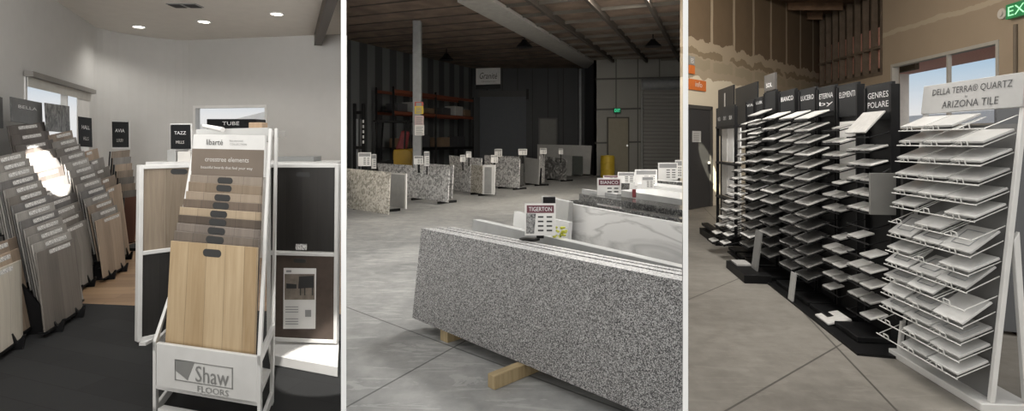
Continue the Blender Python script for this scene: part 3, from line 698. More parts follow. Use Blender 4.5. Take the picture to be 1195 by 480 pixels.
MB().slab(P(fx, .495 - fy / 2) - n * .012, P(1 - fx, .495 - fy / 2) - n * .012, P(1 - fx, fy) - n * .012, P(fx, fy) - n * .012, .014).build('board', paint('brown_cork_board', (.060, .042, .032), .6, var=.15, scale=20), b)
slot(b, P(.46, .455) - n * .010, (P(1, 0) - P(0, 0)).normalized(), UP, n, .045, .014)
f = thing('flyer', 'white printed flyer with a chair picture on the brown board', 'flyer', lp(350, 384))
MB().slab(lp(331, 313), lp(369, 313.5), lp(368, 384), lp(330.5, 384), .0015).build('sheet', M['paper'], f)
lq = lambda u, v: hit(u, v, P(.5, .5) - n * .0075, n); lr = lambda u, v: hit(u, v, P(.5, .5) - n * .0055, n)
MB().slab(lq(332, 320), lq(367, 320), lq(367, 350), lq(332, 350), .001).build('picture', paint('picture_floor', (.20, .17, .14), .5, var=.3, scale=20), f)
ch = MB().slab(lr(349, 323), lr(366, 322), lr(366, 336), lr(348, 337), .001)
for u in (350, 355, 364): ch.slab(lr(u, 336), lr(u + 1.3, 336), lr(u + 1.3, 345), lr(u, 345), .001)
ch.slab(lr(334, 331), lr(346, 332), lr(346, 337), lr(334, 337), .001); ch.build('chair_print', M['ink'], f)
tx = MB()
for v in (358, 361, 364, 372, 375, 378): tx.slab(lr(333, v), lr(348, v), lr(348, v + .8), lr(333, v + .8), .001)
tx.slab(lr(356, 362), lr(363, 362), lr(363, 370), lr(356, 370), .001); tx.slab(lr(334, 315.5), lr(340, 315.5), lr(340, 318), lr(334, 318), .001)
tx.build('printed_lines', M['greysign'], f)
# platform
pz = .07
A0, A1 = fl(313, 400 + 20, 0), None
q = [fl(313, 427 + 8, 0), fl(394, 446, 0)]
pa, pb = fl(315, 426, 0), fl(394, 441, 0)
pc, pd = V((at(394, 0, 3.9).x, 3.93, 0)), V((at(312, 0, 3.98).x, 3.98, 0))
o = MB().box8([pa, pb, pc, pd], [zpt(p, pz) for p in (pa, pb, pc, pd)])
solo('display_platform', o, M['white'], 'low white platform carrying the right white frame', 'platform', bevel=.005)
# what lies on top of the frames
def book(u0, u1, v0, v1, Y, mat, label, th=.2): return solo('sample_book', MB().slab(at(u0, v0, Y), at(u1, v0, Y), at(u1, v1, Y), at(u0, v1, Y), th), mat, label, 'sample book', bevel=.003)
ct = thing('back_table', 'white table top behind the two white frames', 'table', (-3.0, 5.2, 0))
z_ = at(300, 189, 5.0).z
MB().box8([(at(170, 0, 5.0).x, 5.0, z_ - .03), (at(394, 0, 5.0).x, 5.0, z_ - .03), (at(394, 0, 5.0).x - .08, 5.4, z_ - .03), (at(170, 0, 5.0).x, 5.4, z_ - .03)], [(at(170, 0, 5.0).x, 5.0, z_), (at(394, 0, 5.0).x, 5.0, z_), (at(394, 0, 5.0).x - .08, 5.4, z_), (at(170, 0, 5.0).x, 5.4, z_)]).build('table_top', M['white'], ct)
for u in (176, 388):
    for Y in (5.05, 5.34): MB().box((at(u, 0, 5.0).x - (.08 if u > 300 else -.05), Y, 0), .04, .04, z_ - .03).build('leg', M['white'], ct)
book(322, 366, 183, 188.9, 5.06, paint('grey_book', (.20, .205, .20), .5), 'flat grey sample book on the table at the right')
book(195, 205, 175, 188.9, 5.06, paint('grey_tray', (.30, .30, .29), .5), 'small grey sample box on the table at the left')
book(207, 222, 177, 188.9, 5.06, M['pale'], 'pale sample box under the black sign on the table')
sign_card('header_sign', (199, 145.5), (221.5, 145.5), (222, 174), (199, 174), 5.25, 5.25, M['card'], 'TAZZ', 'small black sign beside the back window above the pale boxes', 'MILLS', M['white'], group=sg, post_to=V((at(210, 180, 5.28).x, 5.28, z_)))

# ------------------------------------------------------------------ warehouse: walls, roof, doors
C0 = V((-2.0, 27.0)); lw = V((.5, 1)).normalized()
Wl = V((-8.2 + 1.9, 18.4)); Wl = C0 - lw * 9.2
wa = V(rad(PL, 1)); kk = 0
# where the left wall meets the partition
tt = (C0.x + .307 * C0.y) / (lw.x + .307 * lw.y); Wl = C0 - lw * (tt + .06)
seam_box('wall_warehouse_left', Wl, C0, 0, 5.1, .15, M['bluewall'], (), 1)
Rx = at(693, 0, 24.0).x
seam_box('wall_warehouse_back', C0, (Rx + .3, 27.0), 0, 5.1, .15, M['steelwall'], (), 1)
seam_box('wall_warehouse_return', (Rx, 27.0), (Rx, 24.0), 0, 5.1, .12, M['steelwall'], (), 1)
rr = rad(PR, 24.0)[0] - .05
seam_box('wall_warehouse_right_back', (Rx, 24.0), (rr, 24.0), 0, 5.1, .15, M['steelwall2'], (), 1)
def at_y(u, v, Y): return at(u, v, Y)
# girts
mb = MB()
for v in (92.5, 128, 167): mb.slab(at(694, v - 1, 23.95), at(797, v - 3.5, 23.95), at(797, v - 1.5, 23.95), at(694, v + 1, 23.95), .05)
struct(mb.build('trim_2', paint('grey_girt', (.085, .083, .08), .6)))
for i, u in enumerate((622, 652, 676, 680)):
    struct(MB().slab(at(u, 80, 26.9), at(u + 2.4, 80, 26.9), at(u + 2.4, 200, 26.9), at(u, 200, 26.9), .12).build('trim_%d' % (3 + i), M['greysteel'] if i == 2 else M['steelwall']))
def door(n, q, Y, mat, handle_u=None, frame=None):
    """q = pixel box u0, v0, u1 at depth Y"""
    u0, v0, u1 = q; vb = HY + CH * F / Y
    o = bpy.data.objects.new('door_%d' % n, None); COL.objects.link(o); o.location = (at((u0 + u1) / 2, 0, Y).x, Y, 0); o['kind'] = 'structure'
    MB().slab(at(u0, v0, Y), at(u1, v0, Y), at(u1, vb, Y), at(u0, vb, Y), .05).build('door_panel', mat, o, bevel=.01)
    f = MB(); k_ = 1.4
    f.slab(at(u0 - k_, v0 - k_, Y - .02), at(u1 + k_, v0 - k_, Y - .02), at(u1 + k_, v0, Y - .02), at(u0 - k_, v0, Y - .02), .08)
    for a in (u0 - k_, u1): f.slab(at(a, v0, Y - .02), at(a + k_, v0, Y - .02), at(a + k_, vb, Y), at(a, vb, Y), .08)
    f.build('door_frame', frame or mat, o)
    if handle_u: MB().tube(at(handle_u, 170, Y - .08), at(handle_u, 170, Y), .045, 10).build('door_handle', M['chrome'], o)
    return o
door(1, (710, 138, 733), 23.9, M['doorbrown'], 732, paint('door_frame_dark', (.07, .065, .05), .5))
door(2, (630, 139, 649), 26.9, paint('pale_grey_door', (.15, .15, .14), .5), 641, paint('door_frame_grey', (.10, .10, .095), .5))
# the roller door
o = bpy.data.objects.new('door_3', None); COL.objects.link(o); o.location = (at(775, 0, 23.8).x, 23.8, 0); o['kind'] = 'structure'
vb = HY + CH * F / 23.8; Yr = 23.8
mb = MB().slab(at(751, 104, Yr), at(798.5, 104, Yr), at(798.5, vb, Yr), at(751, vb, Yr), .06); mb.build('door_curtain', M['roller'], o)
MB().tube(at(749, 98.5, Yr), at(798, 98.5, Yr), .24, 20).build('roll_housing', M['greysteel'], o)
for u in (748.5,): MB().slab(at(u, 95, Yr - .02), at(u + 1.6, 95, Yr - .02), at(u + 1.6, vb, Yr), at(u, vb, Yr), .09).build('guide_rail', M['silver'], o)
# blue-black roller door in the back wall
o = bpy.data.objects.new('door_4', None); COL.objects.link(o); o.location = (at(590, 0, 26.8).x, 26.8, 0); o['kind'] = 'structure'
vb = HY + CH * F / 26.8; Yr = 26.8
MB().slab(at(560, 113, Yr), at(614, 113, Yr), at(614, vb, Yr), at(560, vb, Yr), .06).build('door_curtain', paint('blue_black_door', (.075, .085, .10), .6), o)
MB().slab(at(557, 106, Yr), at(616, 106, Yr), at(616, 113, Yr), at(557, 113, Yr), .25).build('door_header', paint('dark_header', (.05, .05, .052), .6), o)
MB().slab(at(614, 104, Yr - .05), at(617, 104, Yr - .05), at(617, 116, Yr - .05), at(614, 116, Yr - .05), .2).build('motor_box', M['black'], o)
# roof: white beam across, rafters
zr = 5.1
def roofpt(u, v, z=zr): Y = (z - CH) * F / (HY - v); return V(((u - CX) / F * Y, Y, z))
def roof_bar(a, b, w_, h_, mat, name):
    a, b = V(a), V(b); d = (b - a).normalized(); n = V((-d.y, d.x, 0)) * w_ / 2
    q = [a - n - UP * h_, b - n - UP * h_, b + n - UP * h_, a + n - UP * h_]
    return struct(MB().box8(q, [p + UP * h_ for p in q]).build(name, mat))
beam_m = paint('white_roof_beam', (.34, .33, .31), .7, var=.1)
roof_bar(roofpt(552, -4, 5.05), roofpt(692, 77, 5.05), .85, .10, beam_m, 'trim_7')
raf = paint('dark_rafter', (.055, .045, .037), .8); raf2 = paint('rafter_edge', (.12, .11, .095), .8)
bd_ = (roofpt(692, 77) - roofpt(552, -4)).normalized(); bn = V((bd_.y, -bd_.x, 0))
i_ = 8
org = roofpt(552, -4)
for j in range(1, 6):                                            # purlins parallel to the beam, right of it
    a = org + bn * (1.35 * j) - bd_ * 3; b = org + bn * (1.35 * j) + bd_ * 14
    # clip against the right wall and partition
    pts = [a + (b - a) * q / 60 for q in range(61)]; pts = [p for p in pts if p.y < 23.9 and p.x < rad(PR, p.y)[0] - .1 and p.y > 4]
    if len(pts) > 2: roof_bar(pts[0], pts[-1], .09, .18, raf, 'trim_%d' % i_); i_ += 1
for j in range(16):                                              # short rafters across
    a = org + bd_ * (j * 1.25 - 4); b = a + bn * 7
    pts = [a + (b - a) * q / 60 for q in range(61)]; pts = [p for p in pts if p.y < 23.9 and p.x < rad(PR, p.y)[0] - .1 and p.y > 4 and (p - a).length > .45]
    if len(pts) > 2: roof_bar(pts[0], pts[-1], .05, .09, raf2, 'trim_%d' % i_); i_ += 1
for j in range(17):                                              # thin battens on the left half
    a = org + bd_ * (j * .95 - 5) - bn * .5; b = a - bn * 9
    pts = [a + (b - a) * q / 60 for q in range(61)]; pts = [p for p in pts if p.y < 26.8 and p.x > rad(PL, p.y)[0] + .1 and p.y > 4 and (p.x - C0.x - .15) > (p.y - C0.y) * .5]
    if len(pts) > 2: roof_bar(pts[0], pts[-1], .04, .025, raf, 'trim_%d' % i_); i_ += 1
for i, (u, v) in enumerate(((612, 40), (521, 57), (762, 39))):
    c = roofpt(u, v); c.z = 5.0
    t = thing('high_bay_lamp', 'unlit dark roof lamp hanging ' + ('beside the white roof beam', 'over the left part of the warehouse', 'over the right part of the warehouse')[i], 'lamp', c - UP * .3)
    MB().lathe(c - UP * .34, [(.28, 0), (.27, .03), (.12, .18), (.08, .24), (.0801, .25)], 20).build('shade', M['black'], t)
    MB().tube(c - UP * .1, c + UP * .1, .02, 6).build('stem', M['black'], t)
# steel column with placards
Yp = 16.4; px = at(487, 0, Yp).x
t = thing('steel_column', 'grey steel roof column with paper notices in the warehouse', 'column', (px, Yp, 0)); t['kind'] = 'structure'
MB().box((px, Yp, 0), .24, .24, 5.1).build('post', M['greysteel'], t, bevel=.015)
MB().box((px, Yp, 0), .36, .36, .02).build('base_plate', M['greysteel'], t)
def notice(u0, v0, u1, v1, mat, label, ext=None):
    t = thing('notice', label, 'notice', at((u0 + u1) / 2, v1, Yp - .126), None)
    MB().slab(at(u0, v0, Yp - .126), at(u1, v0, Yp - .126), at(u1, v1, Yp - .126), at(u0, v1, Yp - .126), .004).build('sheet', mat, t)
    l = MB()
    for i in range(5):
        v = v0 + (v1 - v0) * (.18 + .16 * i); l.slab(at(u0 + 1.5, v, Yp - .132), at(u1 - 1.5 - (i % 2), v, Yp - .132), at(u1 - 1.5 - (i % 2), v + .8, Yp - .132), at(u0 + 1.5, v + .8, Yp - .132), .002)
    l.build('printed_lines', M['greysign'], t)
    return t
notice(484, 119, 494, 124, paint('red_notice', (.42, .05, .03), .5), 'small red notice strip at the top of the steel column notices')
notice(484, 124, 494, 133, paint('yellow_notice', (.62, .46, .04), .5), 'yellow notice on the grey steel column')
notice(484, 135, 494.5, 146, paint('pinkish_notice', (.55, .42, .42), .6), 'white and red notice below the yellow one on the column')
notice(484, 146, 495, 158, M['paper'], 'plain white notice lowest on the grey steel column')
# banner on the back wall
t = thing('banner', 'white and black hanging banner high on the dark back wall', 'banner', at(569, 103, 26.4))
MB().slab(at(555.5, 80, 26.4), at(584, 79, 26.4), at(584, 98, 26.4), at(555.5, 99, 26.4), .03).build('white_panel', paint('banner_white', (.75, .75, .75), .6), t)
MB().slab(at(555.5, 100, 26.4), at(584, 99, 26.4), at(584, 103.5, 26.4), at(555.5, 104, 26.4), .03).build('black_strip', M['card'], t)
text('lettering', 'Granité', at(570, 88.5, 26.38), V((1, 0, 0)), UP, .30, M['ink'], t, .85, .004, .3)
text('small_lettering', 'COUNTERTOPS', at(570, 95.3, 26.38), V((1, 0, 0)), UP, .07, M['greysign'], t, .7, .004)
# exit sign
t = thing('exit_sign', 'green lit exit sign over the tan door in the warehouse', 'exit sign', at(720.5, 132, 23.7))
MB().slab(at(716.5, 126, 23.75), at(724.5, 126, 23.75), at(724.5, 132, 23.75), at(716.5, 132, 23.75), .08).build('housing', paint('exit_green', (.02, .16, .09), .5), t)
text('lettering', 'EXIT', at(720.5, 129, 23.74), V((1, 0, 0)), UP, .13, M['greenexit'], t, .24, .004)
# yellow drum
c = V((at(709, 0, 22.6).x, 22.6, 0))
t = thing('drum', 'yellow plastic drum beside the tan door', 'drum', c)
MB().lathe(c, [(.26, 0), (.285, .03), (.285, .28), (.295, .30), (.295, .33), (.285, .35), (.285, .58), (.295, .60), (.295, .63), (.285, .65), (.285, .86), (.26, .90)], 28).build('body', M['yellowdrum'], t)
MB().lathe(c + UP * .88, [(.27, 0), (.27, .035), (.1, .04), (.1, .05)], 24).build('lid', M['yellowdrum'], t)

# ------------------------------------------------------------------ warehouse: pallet racking, forklift
def lwp(s, off, z): p = C0 - lw * s + V((lw.y, -lw.x)) * off; return V((p.x, p.y, z))
t = thing('pallet_rack', 'tall orange and dark pallet racking along the left warehouse wall', 'pallet rack', lwp(4.6, .6, 0))
for s in (1.6, 4.6, 7.3):
    for off in (.25, 1.05): MB().obox(lwp(s, off, 1.75), V((.04, 0, 0)), V((0, .04, 0)), UP * 1.75).build('upright', M['black'], t)
for z in (2.55, 3.35):
    for off in (.25, 1.05): MB().obox(lwp(4.45, off, z), (lw * 2.85).to_3d(), V((lw.y, -lw.x, 0)) * .025, UP * .055).build('beam', M['orange'], t)
for z in (1.2,): MB().obox(lwp(4.45, 1.05, z), (lw * 2.85).to_3d(), V((lw.y, -lw.x, 0)) * .025, UP * .05).build('beam', M['black'], t)
for z in (1.25, 2.61): MB().obox(lwp(4.45, .65, z), (lw * 2.8).to_3d(), V((lw.y, -lw.x, 0)) * .42, UP * .012).build('shelf_deck', M['black'], t)
cart = [paint('box_white', (.34, .34, .33), .7), paint('box_brown', (.16, .11, .07), .7), paint('box_dark', (.04, .04, .045), .7)]
for i, (s, z, a, h, m_, lb_) in enumerate(((2.6, 2.625, .32, .42, 0, 'white carton on the upper shelf of the racking by the column'), (3.6, 2.625, .3, .3, 2, 'dark carton on the upper shelf of the racking'), (5.6, 2.625, .34, .4, 0, 'pale carton on the upper shelf near the left end of the racking'), (2.4, 1.265, .3, .45, 2, 'dark crate on the lower shelf of the racking by the column'), (3.7, 1.265, .34, .4, 1, 'brown carton on the lower shelf of the racking'), (5.2, 1.265, .34, .5, 2, 'dark crate on the lower shelf behind the lift truck mast'), (6.4, 1.265, .3, .35, 1, 'brown carton on the lower shelf at the left end'), (6.6, 2.625, .3, .3, 2, 'dark carton on the upper shelf at the left end'), (4.6, 2.625, .28, .22, 1, 'low brown carton in the middle of the upper shelf'), (1.9, 2.625, .26, .3, 1, 'brown carton on the upper shelf at the right end'))):
    solo('carton', MB().obox(lwp(s, .65, z + h / 2), (lw * a).to_3d(), V((lw.y, -lw.x, 0)) * .28, UP * h / 2), cart[m_], lb_, 'carton', 'cartons on the pallet racking', bevel=.01)
Yf = 17.2; fx0 = at(430, 0, Yf).x
t = thing('forklift', 'forklift with a tall black mast and yellow body behind the slab row', 'forklift', (fx0 + .5, Yf, 0))
for u in (414, 424): MB().obox(at(u, 121, Yf) * .5 + V((at(u, 0, Yf).x, Yf, 0)) * .5, V((.045, 0, 0)), V((0, .06, 0)), UP * at(u, 121, Yf).z / 2).build('mast_rail', M['black'], t)
for z in (.4, 1.3, 2.4): MB().obox(V((at(419, 0, Yf).x, Yf, z)), V((.13, 0, 0)), V((0, .03, 0)), UP * .05).build('mast_crossbar', M['black'], t)
for u in (416.5, 421.5): MB().tube((at(u, 0, Yf).x, Yf + .02, .2), (at(u, 0, Yf).x, Yf + .02, 2.2), .03, 8).build('lift_cylinder', M['greysteel'], t)
wt = MB()
for v in (140, 146, 152, 158, 164): wt.slab(at(423, v, Yf - .065), at(425, v, Yf - .065), at(425, v + 3.5, Yf - .065), at(423, v + 3.5, Yf - .065), .003)
wt.build('mast_marking', M['letter'], t)
x0, x1 = at(436, 0, Yf).x, at(483, 0, Yf).x
MB().prism([(x0, Yf - .5, .35), (x0 + .75, Yf - .5, .35), (x0 + .75, Yf - .5, .95), (x0 + .1, Yf - .5, .85)], (0, 1.0, 0)).build('chassis', M['black'], t, bevel=.03)
xm = at(462, 0, Yf).x
MB().prism([(xm, Yf - .5, .30), (x1, Yf - .5, .30), (x1 + .02, Yf - .5, 1.20), (x1 - .12, Yf - .5, 1.27), (xm + .02, Yf - .5, 1.24)], (0, 1.0, 0)).build('body', M['yellow'], t, bevel=.03)
MB().prism([(xm + .02, Yf - .25, 1.24), (xm + .30, Yf - .25, 1.24), (xm + .40, Yf - .25, 1.80), (xm + .22, Yf - .25, 1.84), (xm + .12, Yf - .25, 1.50)], (0, .5, 0)).build('seat', M['red'], t, bevel=.04)
for (xx, yy) in ((x0 + .15, Yf - .5), (x1 - .2, Yf - .5), (x0 + .15, Yf + .38), (x1 - .2, Yf + .38)):
    w_ = MB(); w_.tube((xx, yy, .27), (xx, yy + .16, .27), .27, 20); w_.build('wheel', M['rubber'], t)
for xx in (x0 + .12, x1 - .25):
    for yy in (Yf - .4, Yf + .4): MB().tube((xx, yy, .9), (xx + .08, yy, 2.1), .03, 8).build('guard_post', M['black'], t)
MB().obox(((x0 + x1) / 2, Yf, 2.12), V(((x1 - x0) / 2 - .1, 0, 0)), V((0, .45, 0)), UP * .025).build('overhead_guard', M['black'], t)
for yy in (-.25, .25): MB().box((at(414, 0, Yf).x - .45, Yf + yy, .08), .9, .11, .04).build('fork', M['greysteel'], t)

# ------------------------------------------------------------------ warehouse: far row of slabs
def price_sign(label, u0, v0, u1, v1, Y, stem_to, group, header=None, card=None, title=None, lean=.0):
    """printed card on a black clamp; stem_to = z of the slab top it clamps to"""
    TL, TR, BR, BL = at(u0, v0, Y + lean), at(u1, v0, Y + lean), at(u1, v1, Y), at(u0, v1, Y)
    c = (BL + BR) / 2
    t = thing('price_sign', label, 'price sign', V((c.x, c.y, stem_to)), group)
    MB().slab(TL, TR, BR, BL, .006).build('card', card or M['paper'], t)
    x, y = TR - TL, TL - BL; n = x.cross(y).normalized(); h_ = lambda a, b: BL + x * a + y * b + n * .003
    tb = MB().slab(h_(.06, .94), h_(.94, .94), h_(.94, .70), h_(.06, .70), .002).build('title_band', header or M['maroon'], t)
    if title: text('lettering', title, h_(.5, .82) + n * .001, x, y, y.length * .13, M['letter'], tb, x.length * .74)
    ln = MB()
    for i in range(4):
        yy = .55 - .14 * i; ln.slab(h_(.42, yy + .05), h_(.60, yy + .05), h_(.60, yy), h_(.42, yy), .0025); ln.slab(h_(.70, yy + .05), h_(.88, yy + .05), h_(.88, yy), h_(.70, yy), .0025)
    ln.build('printed_lines', M['ink'], t)
    if lean or True:
        pz = max(.0, BL.z - stem_to); s = x.normalized() * .03
        q0 = h_(.5, .35) - n * .02; q1 = V((q0.x, q0.y, stem_to))
        MB().obox((q0 + q1) / 2 - n * .012, x.normalized() * min(.035, x.length * .12), n * .010, UP * max(.02, (q0.z - q1.z) / 2)).build('clamp_post', M['black'], t)
    return t, h_, n
rowg = 'stone slabs leaning along the far row'
def far_slab(tl, tr, br, bl, mat, label, th=.03, zb=.06, edge=True, lean=.10):
    BL, BR = fl(*bl, z=zb), fl(*br, z=zb)
    d = (BR - BL).normalized(); n = V((-d.y, d.x, 0))
    if n.y < 0: n = -n
    TL, TR = hit(*tl, BL + n * lean, n), hit(*tr, BL + n * lean, n)
    t = solo('stone_slab', MB().slab(TL, TR, BR, BL, th), mat, label, 'stone slab', rowg, bevel=.004)
    return t, TL, TR, BR, BL, n
def a_frame(name, BL, BR, n, label, h=.6, depth=.5):
    t = thing('slab_stand', label, 'slab stand', (BL + BR) / 2 * 1.0, 'black slab stands of the far row'); t.location.z = 0
    for q in (.15, .8):
        p = BL.lerp(BR, q); p.z = 0; d = (BR - BL).normalized() * .04
        MB().prism([p - n * .05, p + n * depth, p + n * depth + UP * .055, p - n * .05 + UP * .055], d).build('foot', M['black'], t)
        MB().prism([p + n * (.14) + UP * .055, p + n * .20 + UP * .055, p + n * .22 + UP * h, p + n * .19 + UP * h], d).build('post', M['black'], t)
    return t
# A: beige slab at the left, pale framed slab behind it
r = far_slab((393, 195.5), (455, 201), (453, 250.5), (393, 241), M['granite_beige'], 'beige speckled slab cut by the left edge of the warehouse view')
# clip to the partition by starting at its face
r_, TL, TR, BR, BL, n = r
def reclip(o, TL, TR, BR, BL, th, mat, ul):
    """shorten the left end of a slab so it stops at the partition"""
    me = o.data
    k_ = (ul - CX) / F
    for a, b in ((0, 1), (3, 2), (4, 5), (7, 6)):
        A = me.vertices[a].co + o.location; B = me.vertices[b].co + o.location
        t_ = (k_ * A.y - A.x) / ((B.x - A.x) - k_ * (B.y - A.y)); me.vertices[a].co = A + (B - A) * t_ - o.location
reclip(r_, TL, TR, BR, BL, .03, None, 404)
a_frame('x', fl(408, 243.5), fl(452, 250), n, 'black stand under the beige slab at the left of the far row')
r = far_slab((432, 199.5), (474, 203), (473.5, 244), (440, 238), M['greyslab'], 'plain grey slab with a white edge just behind the beige slab'); r_, TL, TR, BR, BL, n = r
ed = MB().slab(TL + UP * .004 + n * -.004, TR + UP * .004 - n * .004, TR - UP * .035 - n * .004, TL - UP * .035 - n * .004, .03).slab(TR + (TL - TR).normalized() * .05 - n * .006, TR + (TR - TL).normalized() * .006 - n * .006, BR + (TR - TL).normalized() * .006 - n * .006, BR + (TL - TR).normalized() * .05 - n * .006, .03)
ed.build('white_edge', M['quartz'], r_)
far_slab((440, 190.5), (480, 193), (479, 226), (446, 222), M['granite_grey'], 'grey speckled slab partly hidden behind the plain grey slab', lean=.1)
r = far_slab((479, 196), (524, 198.5), (522.5, 236.5), (475, 230), M['granite_grey'], 'large grey speckled slab right of the steel column'); a_frame('x', r[4], r[3], r[5], 'black stand under the grey speckled slab right of the column')
r = far_slab((484, 190), (529, 193), (527, 232), (484, 226), M['granite_grey'], 'second grey speckled slab showing its edge behind the large one', lean=.12)
r = far_slab((524, 181.5), (562, 185), (561, 224), (526, 220), M['granite_grey'], 'grey slab behind in the middle of the far row', lean=.12)
r = far_slab((530, 192), (549, 192.5), (548, 224.5), (530, 222), M['granite_grey'], 'left one of two beige-grey slabs side by side in the far row')
r = far_slab((549.6, 192.5), (563, 193.5), (562.5, 226.5), (549, 224.5), M['granite_beige'], 'right one of two beige-grey slabs side by side in the far row'); a_frame('x', r[4], r[3], r[5], 'black stand under the pair of beige-grey slabs')
r = far_slab((563.5, 192.5), (578, 192.5), (577, 227.5), (563, 226.8), M['quartz'], 'narrow white edged slab end in the middle of the far row'); r_, TL, TR, BR, BL, n = r
x_, y_ = TR - TL, TL - BL
MB().slab(TL + x_ * .15 - y_ * .08 - n * .004, TL + x_ * .72 - y_ * .08 - n * .004, BL + x_ * .72 + y_ * .02 - n * .004, BL + x_ * .15 + y_ * .02 - n * .004, .006).build('grey_face', M['greyslab'], r_)
r = far_slab((565, 181), (607, 183), (606, 216), (566, 213), M['granite_grey'], 'grey slab showing only its top behind the white edged slab end', lean=.12)
r = far_slab((579, 184.5), (606.5, 185.5), (605.5, 220), (578.5, 217.5), M['granite_grey'], 'black and white speckled slab left of the plain grey slab'); a_frame('x', r[4], r[3], r[5], 'black stand under the black and white speckled slab')
r = far_slab((606.5, 181), (612, 181), (611.5, 217), (606.5, 219), M['granite_dark'], 'dark slab end between the speckled and the plain grey slab')
r = far_slab((612, 183.5), (629.5, 186), (628.5, 215.5), (612.5, 213.5), M['whiteslab'], 'plain pale grey slab in the far row'); a_frame('x', r[4], r[3], r[5], 'black stand under the plain pale grey slab')
r = far_slab((629.8, 181), (636, 181), (635.5, 213), (629.8, 214.5), M['granite_grey'], 'narrow speckled slab end right of the plain pale grey slab')
r = far_slab((635, 182.5), (661, 185.5), (660.5, 210.5), (636, 208), M['wrap'], 'slab wrapped in crumpled clear plastic in the far row'); a_frame('x', r[4], r[3], r[5], 'black stand under the plastic wrapped slab')
far_slab((655, 181), (667.5, 181.5), (667, 205.5), (656, 205), M['greyslab'], 'small grey slab right of the plastic wrapped slab')
far_slab((667.8, 182), (680, 182.5), (680, 204.6), (667.5, 204.2), M['greenslab'], 'dark green slab leaning on the big pale slab')
far_slab((627, 168.5), (690.5, 170), (688.5, 203.4), (627, 202), M['whiteslab'], 'big pale slab standing highest at the right end of the far row', lean=.15)
# signs of the far row
sgn = 'printed price signs on the far slab row'
for (u0, v0, u1, v1, Yq, lb_) in ((418, 178, 433, 194, 11.6, 'white price card over the beige slab at the left'), (433.5, 180, 439, 197, 11.9, 'narrow white card behind the leftmost price card'), (483, 182, 494, 192, 12.6, 'price card in front of the steel column'), (495, 177, 501, 194, 12.9, 'upright card right of the steel column'), (537, 181, 543, 189, 14.7, 'left price card over the pair of beige-grey slabs'), (544, 177, 550, 184, 15.0, 'right price card over the pair of beige-grey slabs'), (573, 181, 581, 190, 15.6, 'lower price card over the white edged slab end'), (577, 174, 586, 183, 18.1, 'upper price card over the speckled slab'), (605, 174, 615, 181, 17.8, 'price card over the dark slab end'), (630, 173, 638, 180, 19.4, 'price card over the narrow speckled slab end'), (652, 173.5, 657, 180, 20.0, 'price card over the plastic wrapped slab')):
    price_sign(lb_, u0, v0, u1, v1, Yq, at(u0, v1 + 10, Yq).z, sgn, header=M['greysign'])

# ------------------------------------------------------------------ warehouse: near bundle of slabs
nb = V((.72, .69, 0)).normalized(); ab = V((1.444, -1.515, 0)).normalized()
nb = V((-ab.y, ab.x, 0)); nb = nb if nb.y > 0 else -nb
P0 = fl(481, 371, .09)
def cut(p, d, u):                                                   # along p + d*k to pixel column u
    k_ = (u - CX) / F; return p + d * ((k_ * p.y - p.x) / (d.x - k_ * d.y))
def long_slab(name, P, H, lean, th, u_end, mat, label, group, s_start=0.0, edge_mat=None, left_jit=0.0):
    """slab along ab from P (bottom front left), cut where it meets the partition"""
    bl = P + ab * s_start; tl = bl + UP * H + nb * lean
    pts = []
    for q in (bl, bl + nb * th, tl + nb * th, tl): pts.append((q, cut(q, ab, u_end)))
    b = [pts[0][0], pts[0][1], pts[1][1], pts[1][0]]; t_ = [pts[3][0], pts[3][1], pts[2][1], pts[2][0]]
    o = solo(name, MB().box8(b, t_), mat, label, 'stone slab', group)
    if edge_mat:
        e_ = [p + UP * .0006 for p in t_]; s2 = [p + UP * .0015 for p in t_]
        MB().box8(e_, s2).build('sawn_edge', edge_mat, o)
    return o, tl, pts[3][1]
bg_ = 'speckled grey slabs bundled at the front of the warehouse'
H_, ln_ = .703, .088
for i in range(6):
    th = .038
    long_slab('stone_slab', P0 + nb * (i * .0415), H_ - (0, .004, .008, .003, .01, .006)[i], ln_, th, 796.2, M['granite_near'],
              'long grey speckled slab, ' + ('frontmost', 'second from the front', 'third from the front', 'fourth from the front', 'fifth from the front', 'hindmost')[i] + ' of the near bundle', bg_, (0, .02, .05, .04, .09, .07)[i], M['granite_edge'])
# timber under the bundle
def timber(u0, v0, label, L=.95):
    e0 = fl(u0, v0, 0); d = nb; w_ = ab * .032
    return solo('timber_block', MB().box8([e0 - w_, e0 + w_, e0 + w_ + d * L, e0 - w_ + d * L], [p + UP * .085 for p in (e0 - w_, e0 + w_, e0 + w_ + d * L, e0 - w_ + d * L)]), M['lumber'], label, 'timber', bevel=.004)
timber(573, 454, 'rough timber block sticking out under the near slab bundle')
pm = P0 + ab * .35; 
solo('timber_block', MB().box8([V((q.x, q.y, 0)) for q in (pm + nb * .02, pm + ab * .09 + nb * .02, pm + ab * .09 + nb * .7, pm + nb * .7)], [V((q.x, q.y, .085)) for q in (pm + nb * .02, pm + ab * .09 + nb * .02, pm + ab * .09 + nb * .7, pm + nb * .7)]), M['lumber'], 'timber block in the shade under the left end of the near bundle', 'timber')
